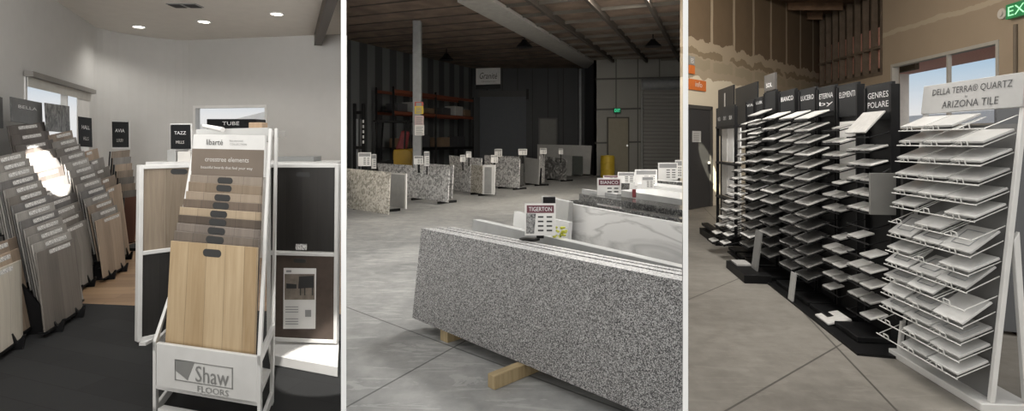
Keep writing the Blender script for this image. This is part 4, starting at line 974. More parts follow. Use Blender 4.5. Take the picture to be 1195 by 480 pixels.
# second bundle: white slab with bright top edge, marble, dark polished slabs
def off_slab(tl, tr, th, H, mat, label, edge=None, ue=796.2, zt=None, group='slabs stacked behind the near bundle', lean=.06):
    """tl, tr pixel ends of the top front edge; zt its height"""
    Ya = (CH - zt) * F / (tl[1] - HY); A = at(*tl, Ya); Yb = (CH - zt) * F / (tr[1] - HY); B = at(*tr, Yb)
    d = (B - A).normalized(); n = V((-d.y, d.x, 0)); n = n if n.y > 0 else -n
    fr = [A, B]; 
    def end(p): return cut(p, d, ue) if tr[0] > 790 else None
    q = []
    for base in (A, A + n * th):
        q.append((base, cut(base, d, ue) if tr[0] > 790 else base + (B - A)))
    dn = -UP * H - n * lean
    lowL = [A + dn, A + dn + n * th]; low = [(p, cut(p, d, ue) if tr[0] > 790 else p + (B - A)) for p in lowL]
    b = [low[0][0], low[0][1], low[1][1], low[1][0]]; t_ = [q[0][0], q[0][1], q[1][1], q[1][0]]
    o = solo('stone_slab', MB().box8(b, t_), mat, label, 'stone slab', group)
    if edge: MB().box8([p + UP * .0006 for p in t_], [p + UP * .002 for p in t_]).build('polished_edge', edge, o)
    return o, A, B, d, n
off_slab((552, 256.5), (796, 313), .07, .62, M['greyslab'], 'thick slab with a bright white top edge right behind the near bundle', M['quartz'], zt=.78)
off_slab((664, 238), (796, 262), .05, .72, M['marble'], 'white slab with soft grey veins behind the white edged slab', M['quartz'], zt=.86)
off_slab((600, 247), (664, 260), .04, .6, M['quartz'], 'pale slab end showing left of the veined slab', M['quartz'], zt=.80)
off_slab((632, 229), (664, 236), .05, .78, M['whiteslab'], 'pale grey slab end behind the front price sign', M['quartz'], zt=.90)
off_slab((664, 234), (796, 256), .10, .6, M['granite_dark'], 'dark speckled slab showing its top behind the veined slab', None, zt=.87)
off_slab((676, 226.5), (796, 245), .25, .6, M['granite_dark'], 'black polished slab behind the dark speckled slab', None, zt=.88)
off_slab((679, 221), (720, 227), .06, .8, M['greyslab'], 'grey slab end beside the second price sign', M['quartz'], zt=.91)
off_slab((722, 222), (796, 233), .5, .7, M['greyslab'], 'broad grey polished slab top in the right rows', M['quartz'], zt=.87)
off_slab((735, 213.5), (796, 221), .35, .7, M['quartz'], 'white slab with a bright top near the last price signs', M['quartz'], zt=.88)
off_slab((712, 207), (796, 213), .2, .7, M['granite_dark'], 'farthest dark slab of the right rows', M['quartz'], zt=.90)
ng = 'printed price signs on the right slab rows'
t, h_, n_ = price_sign('large price card with a maroon band on the near slab bundle', 612.5, 237.5, 648.5, 275, 3.98, .79, ng, title='TIGERTON', lean=.03)
MB().slab(h_(.04, .68), h_(.36, .68), h_(.30, .06), h_(.04, .06), .002).build('stone_swatch', M['granite_near'], t)
MB().obox(h_(.80, 1.06) - n_ * .05, V((.045, 0, 0)), V((0, .02, 0)), UP * .035).build('clip', M['black'], t)
MB().lathe(V((at(618, 287, 3.98).x, 3.98, .785)), [(.075, 0), (.075, .008), (.03, .015)], 20).build('clamp_foot', M['black'], t)
MB().obox(at(634, 287, 4.02), V((.12, -.10, 0)), V((.01, .012, 0)), UP * .006).build('clamp_arm', M['black'], t)
for i, (u0, v0, u1, v1, Yq, zt_, lb_, ti) in enumerate((
        (697, 208, 725, 236, 6.3, .87, 'price card with a maroon band second from the front', 'BIANCO'), (741, 198, 767, 217, 8.0, .87, 'wide price card with a dark band in the right rows', None), (749, 206, 763, 220, 7.6, .87, 'small tilted white price card before the wide dark banded one', None),
        (721, 201, 741, 214, 8.6, .88, 'low white price card left of the wide dark banded one', None), (704, 205, 722, 211, 9.0, .9, 'low price card with a maroon band behind the second one', None), (768, 190, 791, 210, 9.2, .88, 'tall white price card near the right edge of the warehouse', None), (788, 187, 796, 208, 9.8, .9, 'white price card cut by the right edge of the warehouse', None))):
    price_sign(lb_, u0, v0, u1, v1, Yq, zt_, ng, title=ti, header=M['maroon'] if i in (0, 4) else M['greysign'])
# flowers tucked by the front sign
c = at(654, 273, 4.12); 
t = thing('flower_sprig', 'small sprig of yellow green flowers beside the front price sign', 'flowers', V((c.x, c.y, .77)))
MB().tube((c.x, c.y, .765), (c.x, c.y, c.z), .006, 6).build('stem', paint('green_stem', (.06, .12, .02), .7), t)
fm = MB()
for i in range(26):
    q = c + V((random.uniform(-.055, .055), random.uniform(-.04, .04), random.uniform(-.035, .05)))
    fm.lathe(q, [(.004, -.008), (.012, -.002), (.013, .004), (.005, .009)], 6)
fm.build('blossoms', M['flower'], t)
rb = at(741, 237, 6.1)
solo('bottle', MB().lathe(V((at(740, 0, 6.0).x, 6.0, .885)), [(.018, 0), (.022, .01), (.022, .08), (.018, .09)], 12), M['red'], 'small red bottle standing on the dark slab', 'bottle')

# ------------------------------------------------------------------ tile room: walls, window, door
K0 = V(rad(PR, 11.9)) + V((.02, 0)); K1 = V((at(950, 0, 18).x, 18.0))
seam_box('wall_tile_room_left', K0, K1 + (K1 - K0).normalized() * 1.2, 0, 5.58, .15, M['drywall'], (), 1)
wd = V((.095, 1)).normalized(); wq = lambda Y: V((K1.x - .095 * (18 - Y), Y))
def ww(u): k_ = (u - CX) / F; Y = (K1.x - .095 * 18) / (k_ - .095); return wq(Y)
Q0, Q1 = ww(1040), ww(1166)
Yend = 2.2; E = wq(Yend); L_ = (E - K1).length
sA, sB = (Q0 - K1).length, (Q1 - K1).length; zw = 3.42
sU = (ww(1030) - K1).length
seam_box('wall_tile_room_right', K1, E, 0, 3.28, .2, M['windowwall'], [(sA, sB, .9, 3.28)], 1)
P1_ = K1 + (E - K1).normalized() * sU
# upper part: drywall towards the viewer, open studs beyond
seam_box('wall_tile_room_right_upper', P1_, E, 3.28, 5.58, .2, M['windowwall'], [(sA - sU, sB - sU, 3.28, zw)], 1)
seam_box('wall_tile_room_loft', K1 + V((.45, 0)) - (P1_ - K1).normalized() * .5, P1_ + V((.45, 0)) + (P1_ - K1).normalized() * .6, 3.28, 5.58, .1, paint('dark_plywood', (.075, .058, .042), .8, var=.3, scale=3), (), 1)
mbs = MB(); dW = (P1_ - K1).normalized(); nW = V((-dW.y, dW.x)); 
for i in range(9):
    p = K1 + dW * (sU * (i + .3) / 9); mbs.obox(V((p.x + .2, p.y, 4.4)), (dW * .03).to_3d(), V((.08, 0, 0)), UP * 1.15)
mbs.obox(V(((K1 + P1_) / 2).to_3d()) + V((.2, 0, 4.0)), (dW * sU / 2).to_3d(), V((.07, 0, 0)), UP * .03)
mbs.obox(V(((K1 + P1_) / 2).to_3d()) + V((.12, 0, 3.26)), (dW * sU / 2).to_3d(), V((.14, 0, 0)), UP * .045)
struct(mbs.build('trim_60', paint('stud_timber', (.13, .10, .075), .8, var=.2)))
# roof joists
jm = paint('roof_joist', (.17, .105, .065), .8, var=.2)
for i in range(12):
    Y = 3.6 + i * 1.25; x0_ = max(rad(PR, Y)[0] + .05, 0); 
    if Y > 12: x0_ = K0.x + (Y - K0.y) * (K1.x - K0.x) / (K1.y - K0.y) + .1
    x1_ = wq(Y).x - .02
    struct(MB().box8([(x0_, Y, 5.36), (x1_, Y, 5.36), (x1_, Y + .08, 5.36), (x0_, Y + .08, 5.36)], [(x0_, Y, 5.58), (x1_, Y, 5.58), (x1_, Y + .08, 5.58), (x0_, Y + .08, 5.58)]).build('trim_%d' % (61 + i), jm))
# the window: its hole runs from Q0 (far) to Q1 (near)
o, p0, d, nn, L = window(3, Q0, Q1, .9, zw, [.585], .07, paint('bronze_frame', (.38, .37, .35), .5), 1, .14)
mq = MB().obox(p0 + d * L / 2 + nn * .05 + UP * 1.82, d * (L / 2 - .07), nn * .03, UP * .035); mq.build('transom', paint('bronze_bar', (.30, .29, .28), .5), o)
# outside: stucco eave, white wall and block wall
nout = V((nn.x, nn.y, 0))
mid = (Q0 + Q1) / 2
ea = V((mid.x, mid.y, 0)) + nout * 1.5 + V((.25, 2.0, 0))
zE0, zE1 = 3.6, 4.3
s1 = [ea - d * 14 + UP * 3.5, ea + d * 9 + UP * 3.5, ea + d * 9 + UP * 4.6, ea - d * 14 + UP * 4.6]
struct(MB().box8([s1[0] - nout * 1.2 + UP * .0, s1[1] - nout * 1.2, s1[1] + nout * .55, s1[0] + nout * .55], [s1[3] - nout * 1.2, s1[2] - nout * 1.2, s1[2] + nout * .55, s1[3] + nout * .55]).build('roof_eave', M['eave']))
far = V((mid.x, mid.y, 0)) + nout * 9
solo('garden_wall', MB().obox(far + UP * 1.3, d * 22, nout * .2, UP * 1.45), M['stucco'], 'bright white stucco wall outside the tile room window', 'wall')
solo('block_wall', MB().obox(far - nout * 2.0 + UP * .85, d * 22, nout * .12, UP * 1.05), M['block'], 'low brown block wall outside the tile room window', 'wall')
solo('porch_pillar', MB().box((10.72, 15.2, -.15), .34, .34, 3.5), M['stucco'], 'white stucco porch pillar outside the far end of the tile room window', 'pillar', bevel=.01)
# conduit, round sensor, exit sign
cu = ww(1187); cp = V((cu.x, cu.y, 0)) - nout * .03
solo('conduit', MB().tube(cp + UP * 1.5, cp + UP * 3.62, .03, 8), paint('conduit_brown', (.13, .105, .08), .6), 'thin vertical conduit on the wall below the green exit sign', 'conduit')
cu = ww(1172); c = V((cu.x, cu.y, CH + (HY - 16) * cu.y / F)) - nout * .0
o = MB().tube(c, c - nout * .05, .10, 20); o.tube(c - nout * .05, c - nout * .08, .05, 14)
solo('round_sensor', o, M['pale'], 'round white wall sensor left of the green exit sign', 'sensor')
ex = ww(1182); ex2 = ww(1216); zx = lambda v, p: CH + (HY - v) * p.y / F
e0 = V((ex.x, ex.y, 0)) - nout * .12; 
za, zb = zx(23, ex), zx(6, ex)
t = thing('exit_sign', 'green exit sign high on the wall at the right edge of the tile room', 'exit sign', e0 + UP * za)
eL = .75; dn_ = (E - K1).normalized().to_3d()
MB().box8([e0 + UP * za, e0 + dn_ * eL + UP * za, e0 + dn_ * eL + nout * .1 + UP * za, e0 + nout * .1 + UP * za], [e0 + UP * zb, e0 + dn_ * eL + UP * zb, e0 + dn_ * eL + nout * .1 + UP * zb, e0 + nout * .1 + UP * zb]).build('housing', paint('exit_panel_green', (.04, .30, .12), .4), t)
text('lettering', 'EXIT', e0 + dn_ * eL * .5 + UP * (za + zb) / 2 - nout * .004, dn_, UP, .17, emit('exit_glow_pale', (.45, 1, .6), .6), t, .64, .002)
# charcoal door and orange signs on the left wall
kd = (K1 - K0).normalized().to_3d(); kn = V((kd.y, -kd.x, 0)); kn = kn if kn.y < 0 else -kn
def lwall(u, v, off=.0):
    p = hit(u, v, V((K0.x, K0.y, 0)) + kn * off, kn); return p
o = bpy.data.objects.new('door_5', None); COL.objects.link(o); p = lwall(817, 245); o.location = (p.x, p.y, 0); o['kind'] = 'structure'
def lq_(u0, v0, u1, v1, off, th, mb=None):
    mb = mb or MB(); zt_ = lwall(u0, v0).z; zb_ = lwall(u0, v1).z
    A, B = lwall(u0, 200, off), lwall(u1, 200, off)
    return mb.slab(V((A.x, A.y, zt_)), V((B.x, B.y, zt_)), V((B.x, B.y, zb_)), V((A.x, A.y, zb_)), th)
zt0 = lwall(806, 126).z
def lz(u0, u1, z0, z1, off, th, mb=None):
    mb = mb or MB(); A, B = lwall(u0, 200, off), lwall(u1, 200, off)
    return mb.slab(V((A.x, A.y, z1)), V((B.x, B.y, z1)), V((B.x, B.y, z0)), V((A.x, A.y, z0)), th)
lz(804.2, 829.5, 0.01, 2.22, .03, .03).build('door_panel', M['darkdoor'], o, bevel=.004)
f = lz(829.5, 832, 0, 2.3, .05, .05); lz(804.2, 832, 2.22, 2.3, .05, .05, f); f.build('door_frame', paint('dark_door_frame', (.05, .048, .045), .5), o)
MB().tube(lwall(827.5, 190, .03), lwall(827.5, 190, .12), .03, 10).build('door_handle', M['chrome'], o)
t = thing('notice', 'white paper notice taped to the charcoal door', 'notice', lwall(813, 166, .032))
lq_(808, 153, 818, 166, .034, .003).build('sheet', paint('notice_paper', (.42, .43, .44), .6), t); l = MB()
for i in range(4): lq_(809.5, 155.5 + i * 2.5, 816, 156.4 + i * 2.5, .037, .002, l)
l.build('printed_lines', M['greysign'], t)
t = thing('wall_sign', 'orange rectangular sign on the wall above the charcoal door', 'sign', lwall(814, 105, .03))
lq_(804.5, 92, 824, 104.5, .03, .02).build('panel', M['orangesign'], t)
text('lettering', 'info', lwall(815.5, 98.6, .031), kd, UP, .12, M['letter'], t, .32)
t = thing('wall_sign', 'grey and orange sign above the plain orange sign', 'sign', lwall(808, 86, .03))
lq_(804.5, 76, 811, 86, .03, .02).build('orange_panel', M['orangesign'], t); lq_(804.5, 65.5, 811, 75.5, .03, .02).build('grey_panel', M['greysign'], t)
text('lettering', 'ES', lwall(808, 71, .031), kd, UP, .10, M['letter'], t, .12)

# ------------------------------------------------------------------ tile room: black tower racks
Lx = lambda Y: 3.0 + .1206 * (Y - 7.68)
a_ = V((-.1206, -1, 0)).normalized(); bk = V((1, -.1206, 0)).normalized()     # a: towards the viewer, bk: to the back of the rack
def rp_(Y, off, z): return V((Lx(Y), Y, 0)) + bk * off + UP * z
TG = [paint('tile_%s' % 'abcdef'[i], (c, c * .985, c * .95), .35, var=.12, scale=25) for i, c in enumerate((.62, .42, .30, .16, .08, .045))]
DG = paint('tile_photo_dark', (.06, .06, .062), .4)
def tile_sample(c, wv, dv, up, th, mat, label, group, lab=True, frame=False):
    """c: centre of front lower edge; wv: half width; dv: full depth vector; up: normal"""
    q = [c - wv, c + wv, c + wv + dv, c - wv + dv]
    t = thing('tile_sample', label, 'tile sample', c, group)
    MB().box8(q, [p + up * th for p in q]).build('tile', mat, t, bevel=.0015)
    if lab:
        f = -dv.normalized(); e_ = [c - wv * .8, c - wv * .1, c - wv * .1 + up * th, c - wv * .8 + up * th]
        MB().slab(e_[3] + f * .002, e_[2] + f * .002, e_[1] + f * .002, e_[0] + f * .002, .002).build('label', M['strip'], t)
    return t
def tower(Y0, Y1, ztop, head_h, rows, z0, z1, cols, where, txt, mats, group, depth=.20, tilt=.42, flare=0.0, pat=None, head_txt=True, twidth=.84, missing=()):
    W = Y0 - Y1
    t = thing('tile_rack', 'tall black tile rack, ' + where, 'tile rack', rp_((Y0 + Y1) / 2, .25, 0), 'black tile racks in a row')
    wv = a_ * (W / 2); C = lambda off, z: rp_((Y0 + Y1) / 2, off, z)
    MB().obox(C(.26, .041), wv * .98, bk * .28, UP * .02).build('base', M['black'], t, bevel=.004)
    MB().obox(C(.245, (ztop - head_h) / 2 + .02), wv * .96, bk * .010, UP * (ztop - head_h) / 2).build('back_panel', M['black'], t)
    for s in (-1, 1): MB().obox(C(.235, ztop / 2) + wv * s * .95, a_ * .012, bk * .03, UP * (ztop / 2 - .02)).build('upright', M['black'], t)
    hd = MB().obox(C(.225, ztop - head_h / 2), wv * .99, bk * .012, UP * head_h / 2).build('header', M['card'], t, bevel=.002)
    if txt:
        for i, tx in enumerate(txt):
            text('header_lettering', tx, C(.212, ztop - head_h * (.32 + .27 * i)), a_, UP, head_h * .17, M['letter'], hd, W * .76)
    for r in range(rows):
        z = z1 + (z0 - z1) * r / (rows - 1)
        fo = -flare * (r / (rows - 1)) ** 1.6
        sh = MB()
        for s in (-.8, .8): sh.path([C(.235, z + .10), C(.235 - depth * .95 + fo, z - .005 ), C(.235 - depth * 1.0 + fo, z + .02)], .004, 5) if False else sh.tube(C(.235, z + (depth - fo) * tilt - .014) + wv * s, C(.235 - depth + fo, z - .014) + wv * s, .005, 5)
        sh.tube(C(.235 - depth + fo - .006, z - .010) + wv * .9, C(.235 - depth + fo - .006, z - .010) - wv * .9, .006, 5)
        sh.build('shelf_arm', M['black'], t)
        for c in range(cols):
            if (r, c) in missing: continue
            cw = W / cols; ctr = C(.235 - depth + fo, z) + a_ * (-W / 2 + cw * (c + .5))
            dv = bk * depth * .77 + UP * depth * .77 * tilt; up = dv.cross(a_).normalized(); up = up if up.z > 0 else -up
            mt = mats[(r * 7 + c * 3 + r // 3) % len(mats)] if pat is None else mats[pat[r % len(pat)]]
            col = '' if cols == 1 else (', far column' if c == 0 else ', near column')
            tile_sample(ctr + up * .002, a_ * cw * .5 * twidth, dv, up, .012, mt, 'tile in the ' + ORD[r] + ' row' + col + ' of the ' + where, group)
    return t
tg = 'tile samples on the black racks'
W_, G_, D_ = TG[0], TG[1], TG[2]
# cascades of small chips at the far end
tower(7.50, 7.16, 2.05, .22, 16, .16, 1.72, 1, 'first chip rack from the white sheets', ('VIA',), [W_, W_, G_], tg, .11, .30, .42, None, True, .62)
tower(7.10, 6.80, 2.06, .22, 16, .20, 1.74, 1, 'second chip rack from the white sheets', ('LUX',), [W_, G_, W_], tg, .12, .30, .36, None, True, .66)
tower(6.78, 6.36, 2.10, .26, 15, .25, 1.80, 1, 'third rack from the white sheets', None, [G_, D_, W_, TG[3], TG[4]], tg, .22, .40, .1, [0, 1, 2, 1, 1, 0, 2, 3, 1, 2, 4, 0, 3, 2, 4])
tower(6.26, 5.80, 2.06, .29, 14, .25, 1.74, 1, 'fourth rack from the white sheets', ('BIANCO',), [W_, G_, D_, TG[3], TG[4]], tg, .22, .40, .05, [0, 1, 0, 2, 0, 1, 3, 0, 1, 3, 4, 2, 4, 3])
tower(5.70, 5.30, 2.03, .29, 14, .24, 1.72, 1, 'fifth rack from the white sheets', ('LUCERO',), [W_, G_, W_, D_, G_, D_, TG[3], TG[4]], tg, .23, .40, 0, [0, 1, 2, 1, 3, 4, 3, 5, 6, 5, 6, 7, 3, 6])
tower(5.27, 4.90, 2.01, .28, 14, .24, 1.70, 1, 'sixth rack from the white sheets', ('ETERNA', 'by'), [W_, G_, D_, TG[3], TG[4]], tg, .24, .40, 0, [0, 1, 1, 0, 1, 1, 2, 1, 3, 4, 3, 4, 3, 4])
tower(4.87, 4.51, 1.99, .28, 13, .22, 1.60, 2, 'second rack from the near end', ('ELEMENTI',), [W_, G_, W_, D_], tg, .15, .30, 0, None, True, .84, {(0, 0), (7, 0), (7, 1), (8, 0), (12, 1), (4, 0)})
tower(4.40, 4.02, 1.94, .27, 13, .18, 1.54, 2, 'rack at the near end', ('GENRES', 'POLARE'), [G_, W_, W_, D_, W_], tg, .16, .30, 0, None, True, .84, {(0, 0), (0, 1), (6, 0), (6, 1), (7, 1), (8, 0), (12, 0)})
# wide top tile on the near rack, white card behind the other
c = rp_(4.21, .05, 1.56); tile_sample(c, a_ * .155, bk * .14 + UP * .16, (bk * .14 + UP * .16).cross(a_).normalized() * -1 if (bk * .14 + UP * .16).cross(a_).z < 0 else (bk * .14 + UP * .16).cross(a_).normalized(), .012, TG[1], 'single wide grey tile at the top of the rack at the near end', tg)
solo('white_card', MB().obox(rp_(4.70, .2275, 1.42), a_ * .15, bk * .004, UP * .25), M['paper'], 'plain white card behind the upper tiles of the rack second from the near end', 'card')
# raised header and far black boards
for (Y0, Y1, z0, z1, off, lb_, tx) in ((6.74, 6.38, 2.105, 2.30, .215, 'raised grey-black sign above the third chip column', 'SOL'), (10.6, 9.55, 1.6, 2.48, .62, 'tall black board with a pale stripe above the white sheets', None), (9.45, 8.3, 1.4, 2.40, .62, 'wide plain black board behind the chip columns', None)):
    mt = M['card'] if tx is None else paint('grey_black_sign', (.055, .05, .045), .5)
    m = rp_((Y0 + Y1) / 2, off, (z0 + z1) / 2)
    t = thing('header_board', lb_, 'sign', V((m.x, m.y, 0)))
    MB().obox(m, a_ * (Y0 - Y1) / 2, bk * .012, UP * (z1 - z0) / 2).build('panel', mt, t)
    pb0 = 2.101 if tx else 0.0
    for s in (-.8, .8): MB().obox(V((m.x, m.y, (z0 + pb0) / 2)) + a_ * (Y0 - Y1) / 2 * s + bk * .02, a_ * .012, bk * .012, UP * (z0 - pb0) / 2).build('post', M['black'], t)
    if tx: text('lettering', tx, rp_((Y0 + Y1) / 2, off - .014, z1 - .13), a_, UP, .05, M['letter'], t, .2)
    elif 'stripe' in lb_: MB().obox(rp_(10.1, off - .018, 2.2), a_ * .03, bk * .003, UP * .18).build('pale_stripe', M['pale'], t)
M['sheet'] = paint('white_sheet', (.80, .80, .79), .4)
# the sheet rack at the far end
Y0, Y1 = 8.9, 7.85; W = Y0 - Y1; ct = lambda off, z: rp_((Y0 + Y1) / 2, off + .12, z)
t = thing('sheet_rack', 'black framed rack of tall white sheets at the far end of the row', 'sheet rack', ct(.25, 0))
MB().obox(ct(.1, .05), a_ * W / 2, bk * .32, UP * .05).build('base', M['black'], t); MB().obox(ct(-.14, .16), a_ * W * .5, bk * .05, UP * .02).build('base_rail', M['black'], t)
for s in (-1, 1): MB().obox(ct(.06, 1.0) + a_ * W / 2 * s * .98, a_ * .018, bk * .02, UP * 1.0).build('upright', M['black'], t)
for z in (.12, .62, 1.16, 1.72): MB().obox(ct(.08, z), a_ * W / 2, bk * .05, UP * .015).build('shelf', M['black'], t)
MB().obox(ct(.05, 1.88), a_ * W / 2, bk * .012, UP * .15).build('header', M['card'], t)
for i, tx in enumerate(('NEU', 'ONYX', 'SILK')): text('header_lettering', tx, ct(.036, 1.85) + a_ * W * (-.30 + .31 * i), a_, UP, .06, M['letter'], t, .16)
pg = 'tall white sheets in the black framed rack'
for r, (za, zb) in enumerate(((1.18, 1.70), (.64, 1.14), (.14, .60))):
    for c in range(3):
        s = (-.66, .015, .68)[c]
        solo('sample_sheet', MB().obox(ct(.13, (za + zb) / 2) + a_ * W / 2 * s, a_ * W * .145, bk * .008, UP * ((zb - za) / 2 - .006)), M['sheet'] if c else TG[0], 'tall white sheet, %s column, %s tier of the black framed rack' % (('far', 'middle', 'near')[c], ('top', 'middle', 'bottom')[r]), 'sample sheet', pg)
# odds and ends before the row
def stand_board(u, v, h, w_, label, mat, lean=.05):
    p = fl(u, v, .0) - bk * .10; return solo('sample_board', MB().slab(p + UP * (h + .015) + bk * lean - a_ * w_ / 2, p + UP * (h + .015) + bk * lean + a_ * w_ / 2, p + a_ * w_ / 2 + UP * .015, p - a_ * w_ / 2 + UP * .015, .014), mat, label, 'sample board', bevel=.002)
solo('plinth', MB().obox(rp_(6.1, -.18, .045), a_ * .36, bk * .14, UP * .045), M['black'], 'low black plinth carrying the upright grey board', 'plinth', bevel=.005)
p = rp_(6.02, -.14, .092)
solo('sample_board', MB().slab(p + UP * .42 + bk * .05 + a_ * -.09, p + UP * .42 + bk * .05 + a_ * .10, p + a_ * .10, p - a_ * .09, .014), paint('pale_grey_board', (.20, .20, .195), .4), 'upright pale grey board on the low black plinth', 'sample board')
solo('tile_sample', MB().obox(p - bk * .06 + UP * .010 - a_ * .26, a_ * .13, bk * .08, UP * .008), TG[1], 'white tile lying on the low black plinth', 'tile sample')
stand_board(935, 353, .26, .11, 'narrow white board standing on the floor before the black towers', paint('white_board', (.40, .40, .39), .4), .03)
p = fl(972, 378)
solo('tile_sample', MB().obox(p + UP * .05, a_ * .12, bk * .09 + UP * .02, (UP * 9 - bk * 2).normalized() * .008), TG[0], 'white tile lying on the floor base before the near rack', 'tile sample', bevel=.002)
# floor mat under the near racks
m0, m1, m2, m3 = rp_(3.82, -.12, 0), rp_(7.4, -.06, 0), rp_(7.4, .6, 0), rp_(3.72, .62, 0)
solo('floor_plinth', MB().prism([m3, m2, m1, m0], UP * .018), M['black'], 'thin black floor board under the row of tile racks', 'floor board')
# grey slab samples hanging beside the near rack
for i, (dy, z, h, lb_, mt) in enumerate(((0, 1.12, .30, 'pale grey slab sample hanging beside the near rack', paint('grey_sample', (.15, .148, .14), .35)), (-.10, 1.10, .30, 'darker slab sample hanging behind the pale grey one', paint('dark_sample', (.03, .03, .03), .35)))):
    c = rp_(3.97 + dy, .12 + i * .16, z)
    t = thing('slab_sample', lb_, 'slab sample', c - UP * h / 2)
    MB().obox(c, a_ * .014 , bk * .085, UP * h / 2).build('slab', mt, t, bevel=.002)
    MB().tube(c + UP * (h / 2 + .002), c + UP * (h / 2 + .03) + bk * .05, .005, 6).build('hanger', M['black'], t)
# black tall panel behind the gap
solo('room_divider', MB().obox(rp_(4.15, .62, .76), a_ * .25, bk * .02, UP * .76), M['black'], 'tall black panel standing behind the gap between black and white racks', 'panel')
solo('room_divider', MB().obox(rp_(6.0, .66, .80), a_ * 1.6, bk * .02, UP * .80), M['black'], 'long black panel standing behind the black tile towers', 'panel')

# ------------------------------------------------------------------ tile room: big white tile rack
A0, A1 = fl(1047, 415), fl(1152, 479)
ax = (A1 - A0); W = ax.length; ax.normalize(); bx_ = V((-ax.y, ax.x, 0)); bx_ = bx_ if bx_.x > 0 else -bx_
LE = .20; HT = 1.885
R = lambda s, off, z: A0 + ax * (W * s) + bx_ * (off + LE * z / HT) + UP * z       # in the leaning plane
t = thing('tile_rack', 'large white leaning rack of white tile samples with a lettered header', 'tile rack', (A0 + A1) / 2 + bx_ * .25)
fp = lambda s, off, z: A0 + ax * (W * s) + bx_ * off + UP * z
MB().box8([fp(-.02, -.05, 0), fp(1.03, -.05, 0), fp(1.03, .23, 0), fp(-.02, .23, 0)], [fp(-.02, -.05, .045), fp(1.03, -.05, .045), fp(1.03, .23, .045), fp(-.02, .23, .045)]).build('base', M['white'], t, bevel=.004)
for s0_, s1_ in ((-.02, .015), (.985, 1.02)):
    MB().box8([R(s0_, 0, .045), R(s1_, 0, .045), R(s1_, .028, .045), R(s0_, .028, .045)], [R(s0_, 0, HT), R(s1_, 0, HT), R(s1_, .028, HT), R(s0_, .028, HT)]).build('upright', M['white'], t, bevel=.003)
    MB().box8([fp(s0_, .19, .045), fp(s1_, .19, .045), fp(s1_, .22, .045), fp(s0_, .22, .045)], [R(s0_, .029, .95), R(s1_, .029, .95), R(s1_, .055, 1.0), R(s0_, .055, 1.0)]).build('rear_brace', M['white'], t, bevel=.003)
zh = 1.885; zl = 1.69
MB().slab(R(-.02, -.012, zh), R(1.025, -.012, zh), R(1.025, -.012, zl), R(-.02, -.012, zl), .02).build('header', paint('header_grey_white', (.36, .36, .355), .4), t, bevel=.003)
lean_up = (R(0, 0, 1) - R(0, 0, 0)).normalized()
gl = paint('grey_lettering', (.06, .06, .062), .5)
text('header_lettering', 'DELLA TERRA® QUARTZ', R(.52, -.014, 1.828), ax, lean_up, .052, gl, t, W * .82)
text('header_lettering', 'by', R(.5, -.014, 1.782), ax, lean_up, .020, gl, t)
text('header_lettering', 'ARIZONA TILE', R(.53, -.014, 1.740), ax, lean_up, .046, gl, t, W * .58)
MB().slab(R(.02, .035, 1.60), R(.975, .035, 1.60), R(.975, .035, .05), R(.02, .035, .05), .008).build('back_panel', paint('rack_back_grey', (.16, .16, .158), .6), t)
zs = [1.585, 1.485, 1.375, 1.265, 1.155, 1.06, .955, .86, .755, .66, .56, .46, .365, .27, .175]
wt = [paint('white_tile_%s' % 'abc'[i], (c, c, c * .98), .3, var=.06, scale=14) for i, c in enumerate((.52, .45, .38))]
wg = 'white tile samples on the big white rack'
miss = {(0, 2), (5, 1), (6, 0), (6, 2), (8, 1), (10, 2), (13, 0), (14, 0)}
cn = ('left', 'middle', 'right')
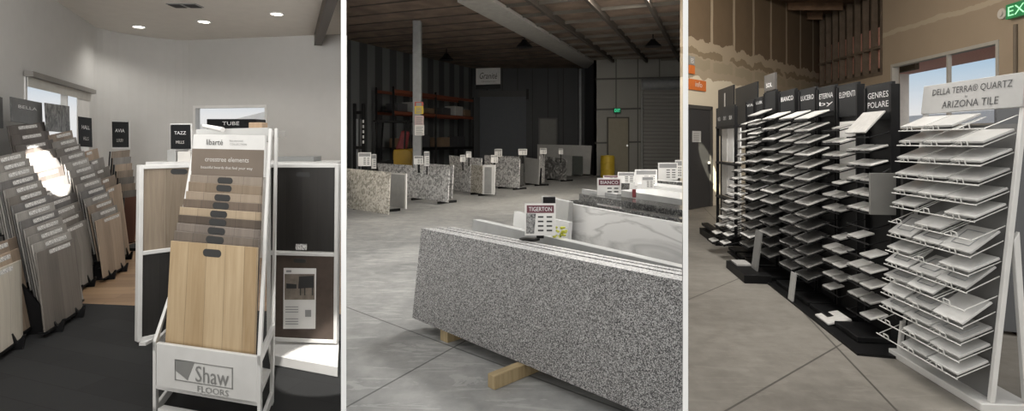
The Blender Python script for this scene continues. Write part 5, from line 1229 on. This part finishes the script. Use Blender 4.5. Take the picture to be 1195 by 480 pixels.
for r, z in enumerate(zs):
    dep = .17; tl_ = .42 if r < 5 else (.52 if r in (7, 9, 11) else .46)
    rail = MB().tube(R(.02, -dep + .004, z - .014), R(.98, -dep + .004, z - .014), .004, 6)
    for c in range(3):
        for e_ in (.06, .94): s = .02 + .96 * (c + e_) / 3; rail.tube(R(s, .0, z) + bx_ * .02 + UP * ((dep + .008) * tl_ - .012), R(s, 0, z) - bx_ * (dep - .012) - UP * .012, .003, 5)
    for c in range(3): s = .02 + .96 * (c + .5) / 3; rail.path([R(s - .03, -dep - .002, z - .014), R(s - .03, -dep - .012, z + .016), R(s + .03, -dep - .012, z + .016), R(s + .03, -dep - .002, z - .014)], .0035, 5)
    rail.build('wire_shelf', M['whitewire'], t)
    for c in range(3):
        s = .02 + .96 * (c + .5) / 3
        if (r, c) in miss:
            continue
        p = R(s, -dep + .012, z)
        dv = bx_ * dep + UP * dep * tl_
        if r in (7, 9, 10, 11) and (r + c) % 2: dv = bx_ * (dep * .95) + UP * dep * (tl_ + .22)
        up = dv.cross(ax).normalized(); up = up if up.z > 0 else -up
        ts = tile_sample(p + up * .004, ax * (W * .96 / 3 / 2 * .935), dv, up, .013, wt[(r * 2 + c) % 3], 'white tile, %s row from the top, %s column of the big white rack' % (ORD[r], cn[c]), wg)
        if r in (7, 9, 10, 12) or (r == 11 and c == 1):
            rc = MB(); hw = ax * (W * .96 / 6 * .55); q0 = p + up * .020 + dv * .22; q1 = p + up * .020 + dv * .80
            rc.path([q0 - hw, q0 + hw, q1 + hw, q1 - hw, q0 - hw], .0025, 5); rc.build('wire_outline', M['greysteel'], ts)
# black cup and small bits in an empty pocket
c = R(.17, -.10, .29)
solo('black_cup', MB().lathe(c, [(.018, 0), (.022, .005), (.026, .06), (.022, .06), (.0221, .01)], 14), M['black'], 'small black cup on the second lowest shelf of the white rack', 'cup')
# dark grey panel at the right edge
g0 = at(1163, 0, 4.25); g1 = V((g0.x + 1.6, g0.y - .55, 0)); g0.z = 0
gd = (g1 - g0).normalized(); gn = V((-gd.y, gd.x, 0))
t = thing('room_divider', 'tall dark grey display panel behind the big white rack at the right edge', 'panel', (g0 + g1) / 2)
MB().box8([g0 + UP * .03, g1 + UP * .03, g1 + gn * .04 + UP * .03, g0 + gn * .04 + UP * .03], [g0 + UP * 1.76, g1 + UP * 1.76, g1 + gn * .04 + UP * 1.76, g0 + gn * .04 + UP * 1.76]).build('board', M['drygrey'], t, bevel=.004)
for q in (.1, .9): MB().obox(g0.lerp(g1, q) + UP * .015 + gn * .02, gd * .03, gn * .2, UP * .015).build('foot', M['black'], t)
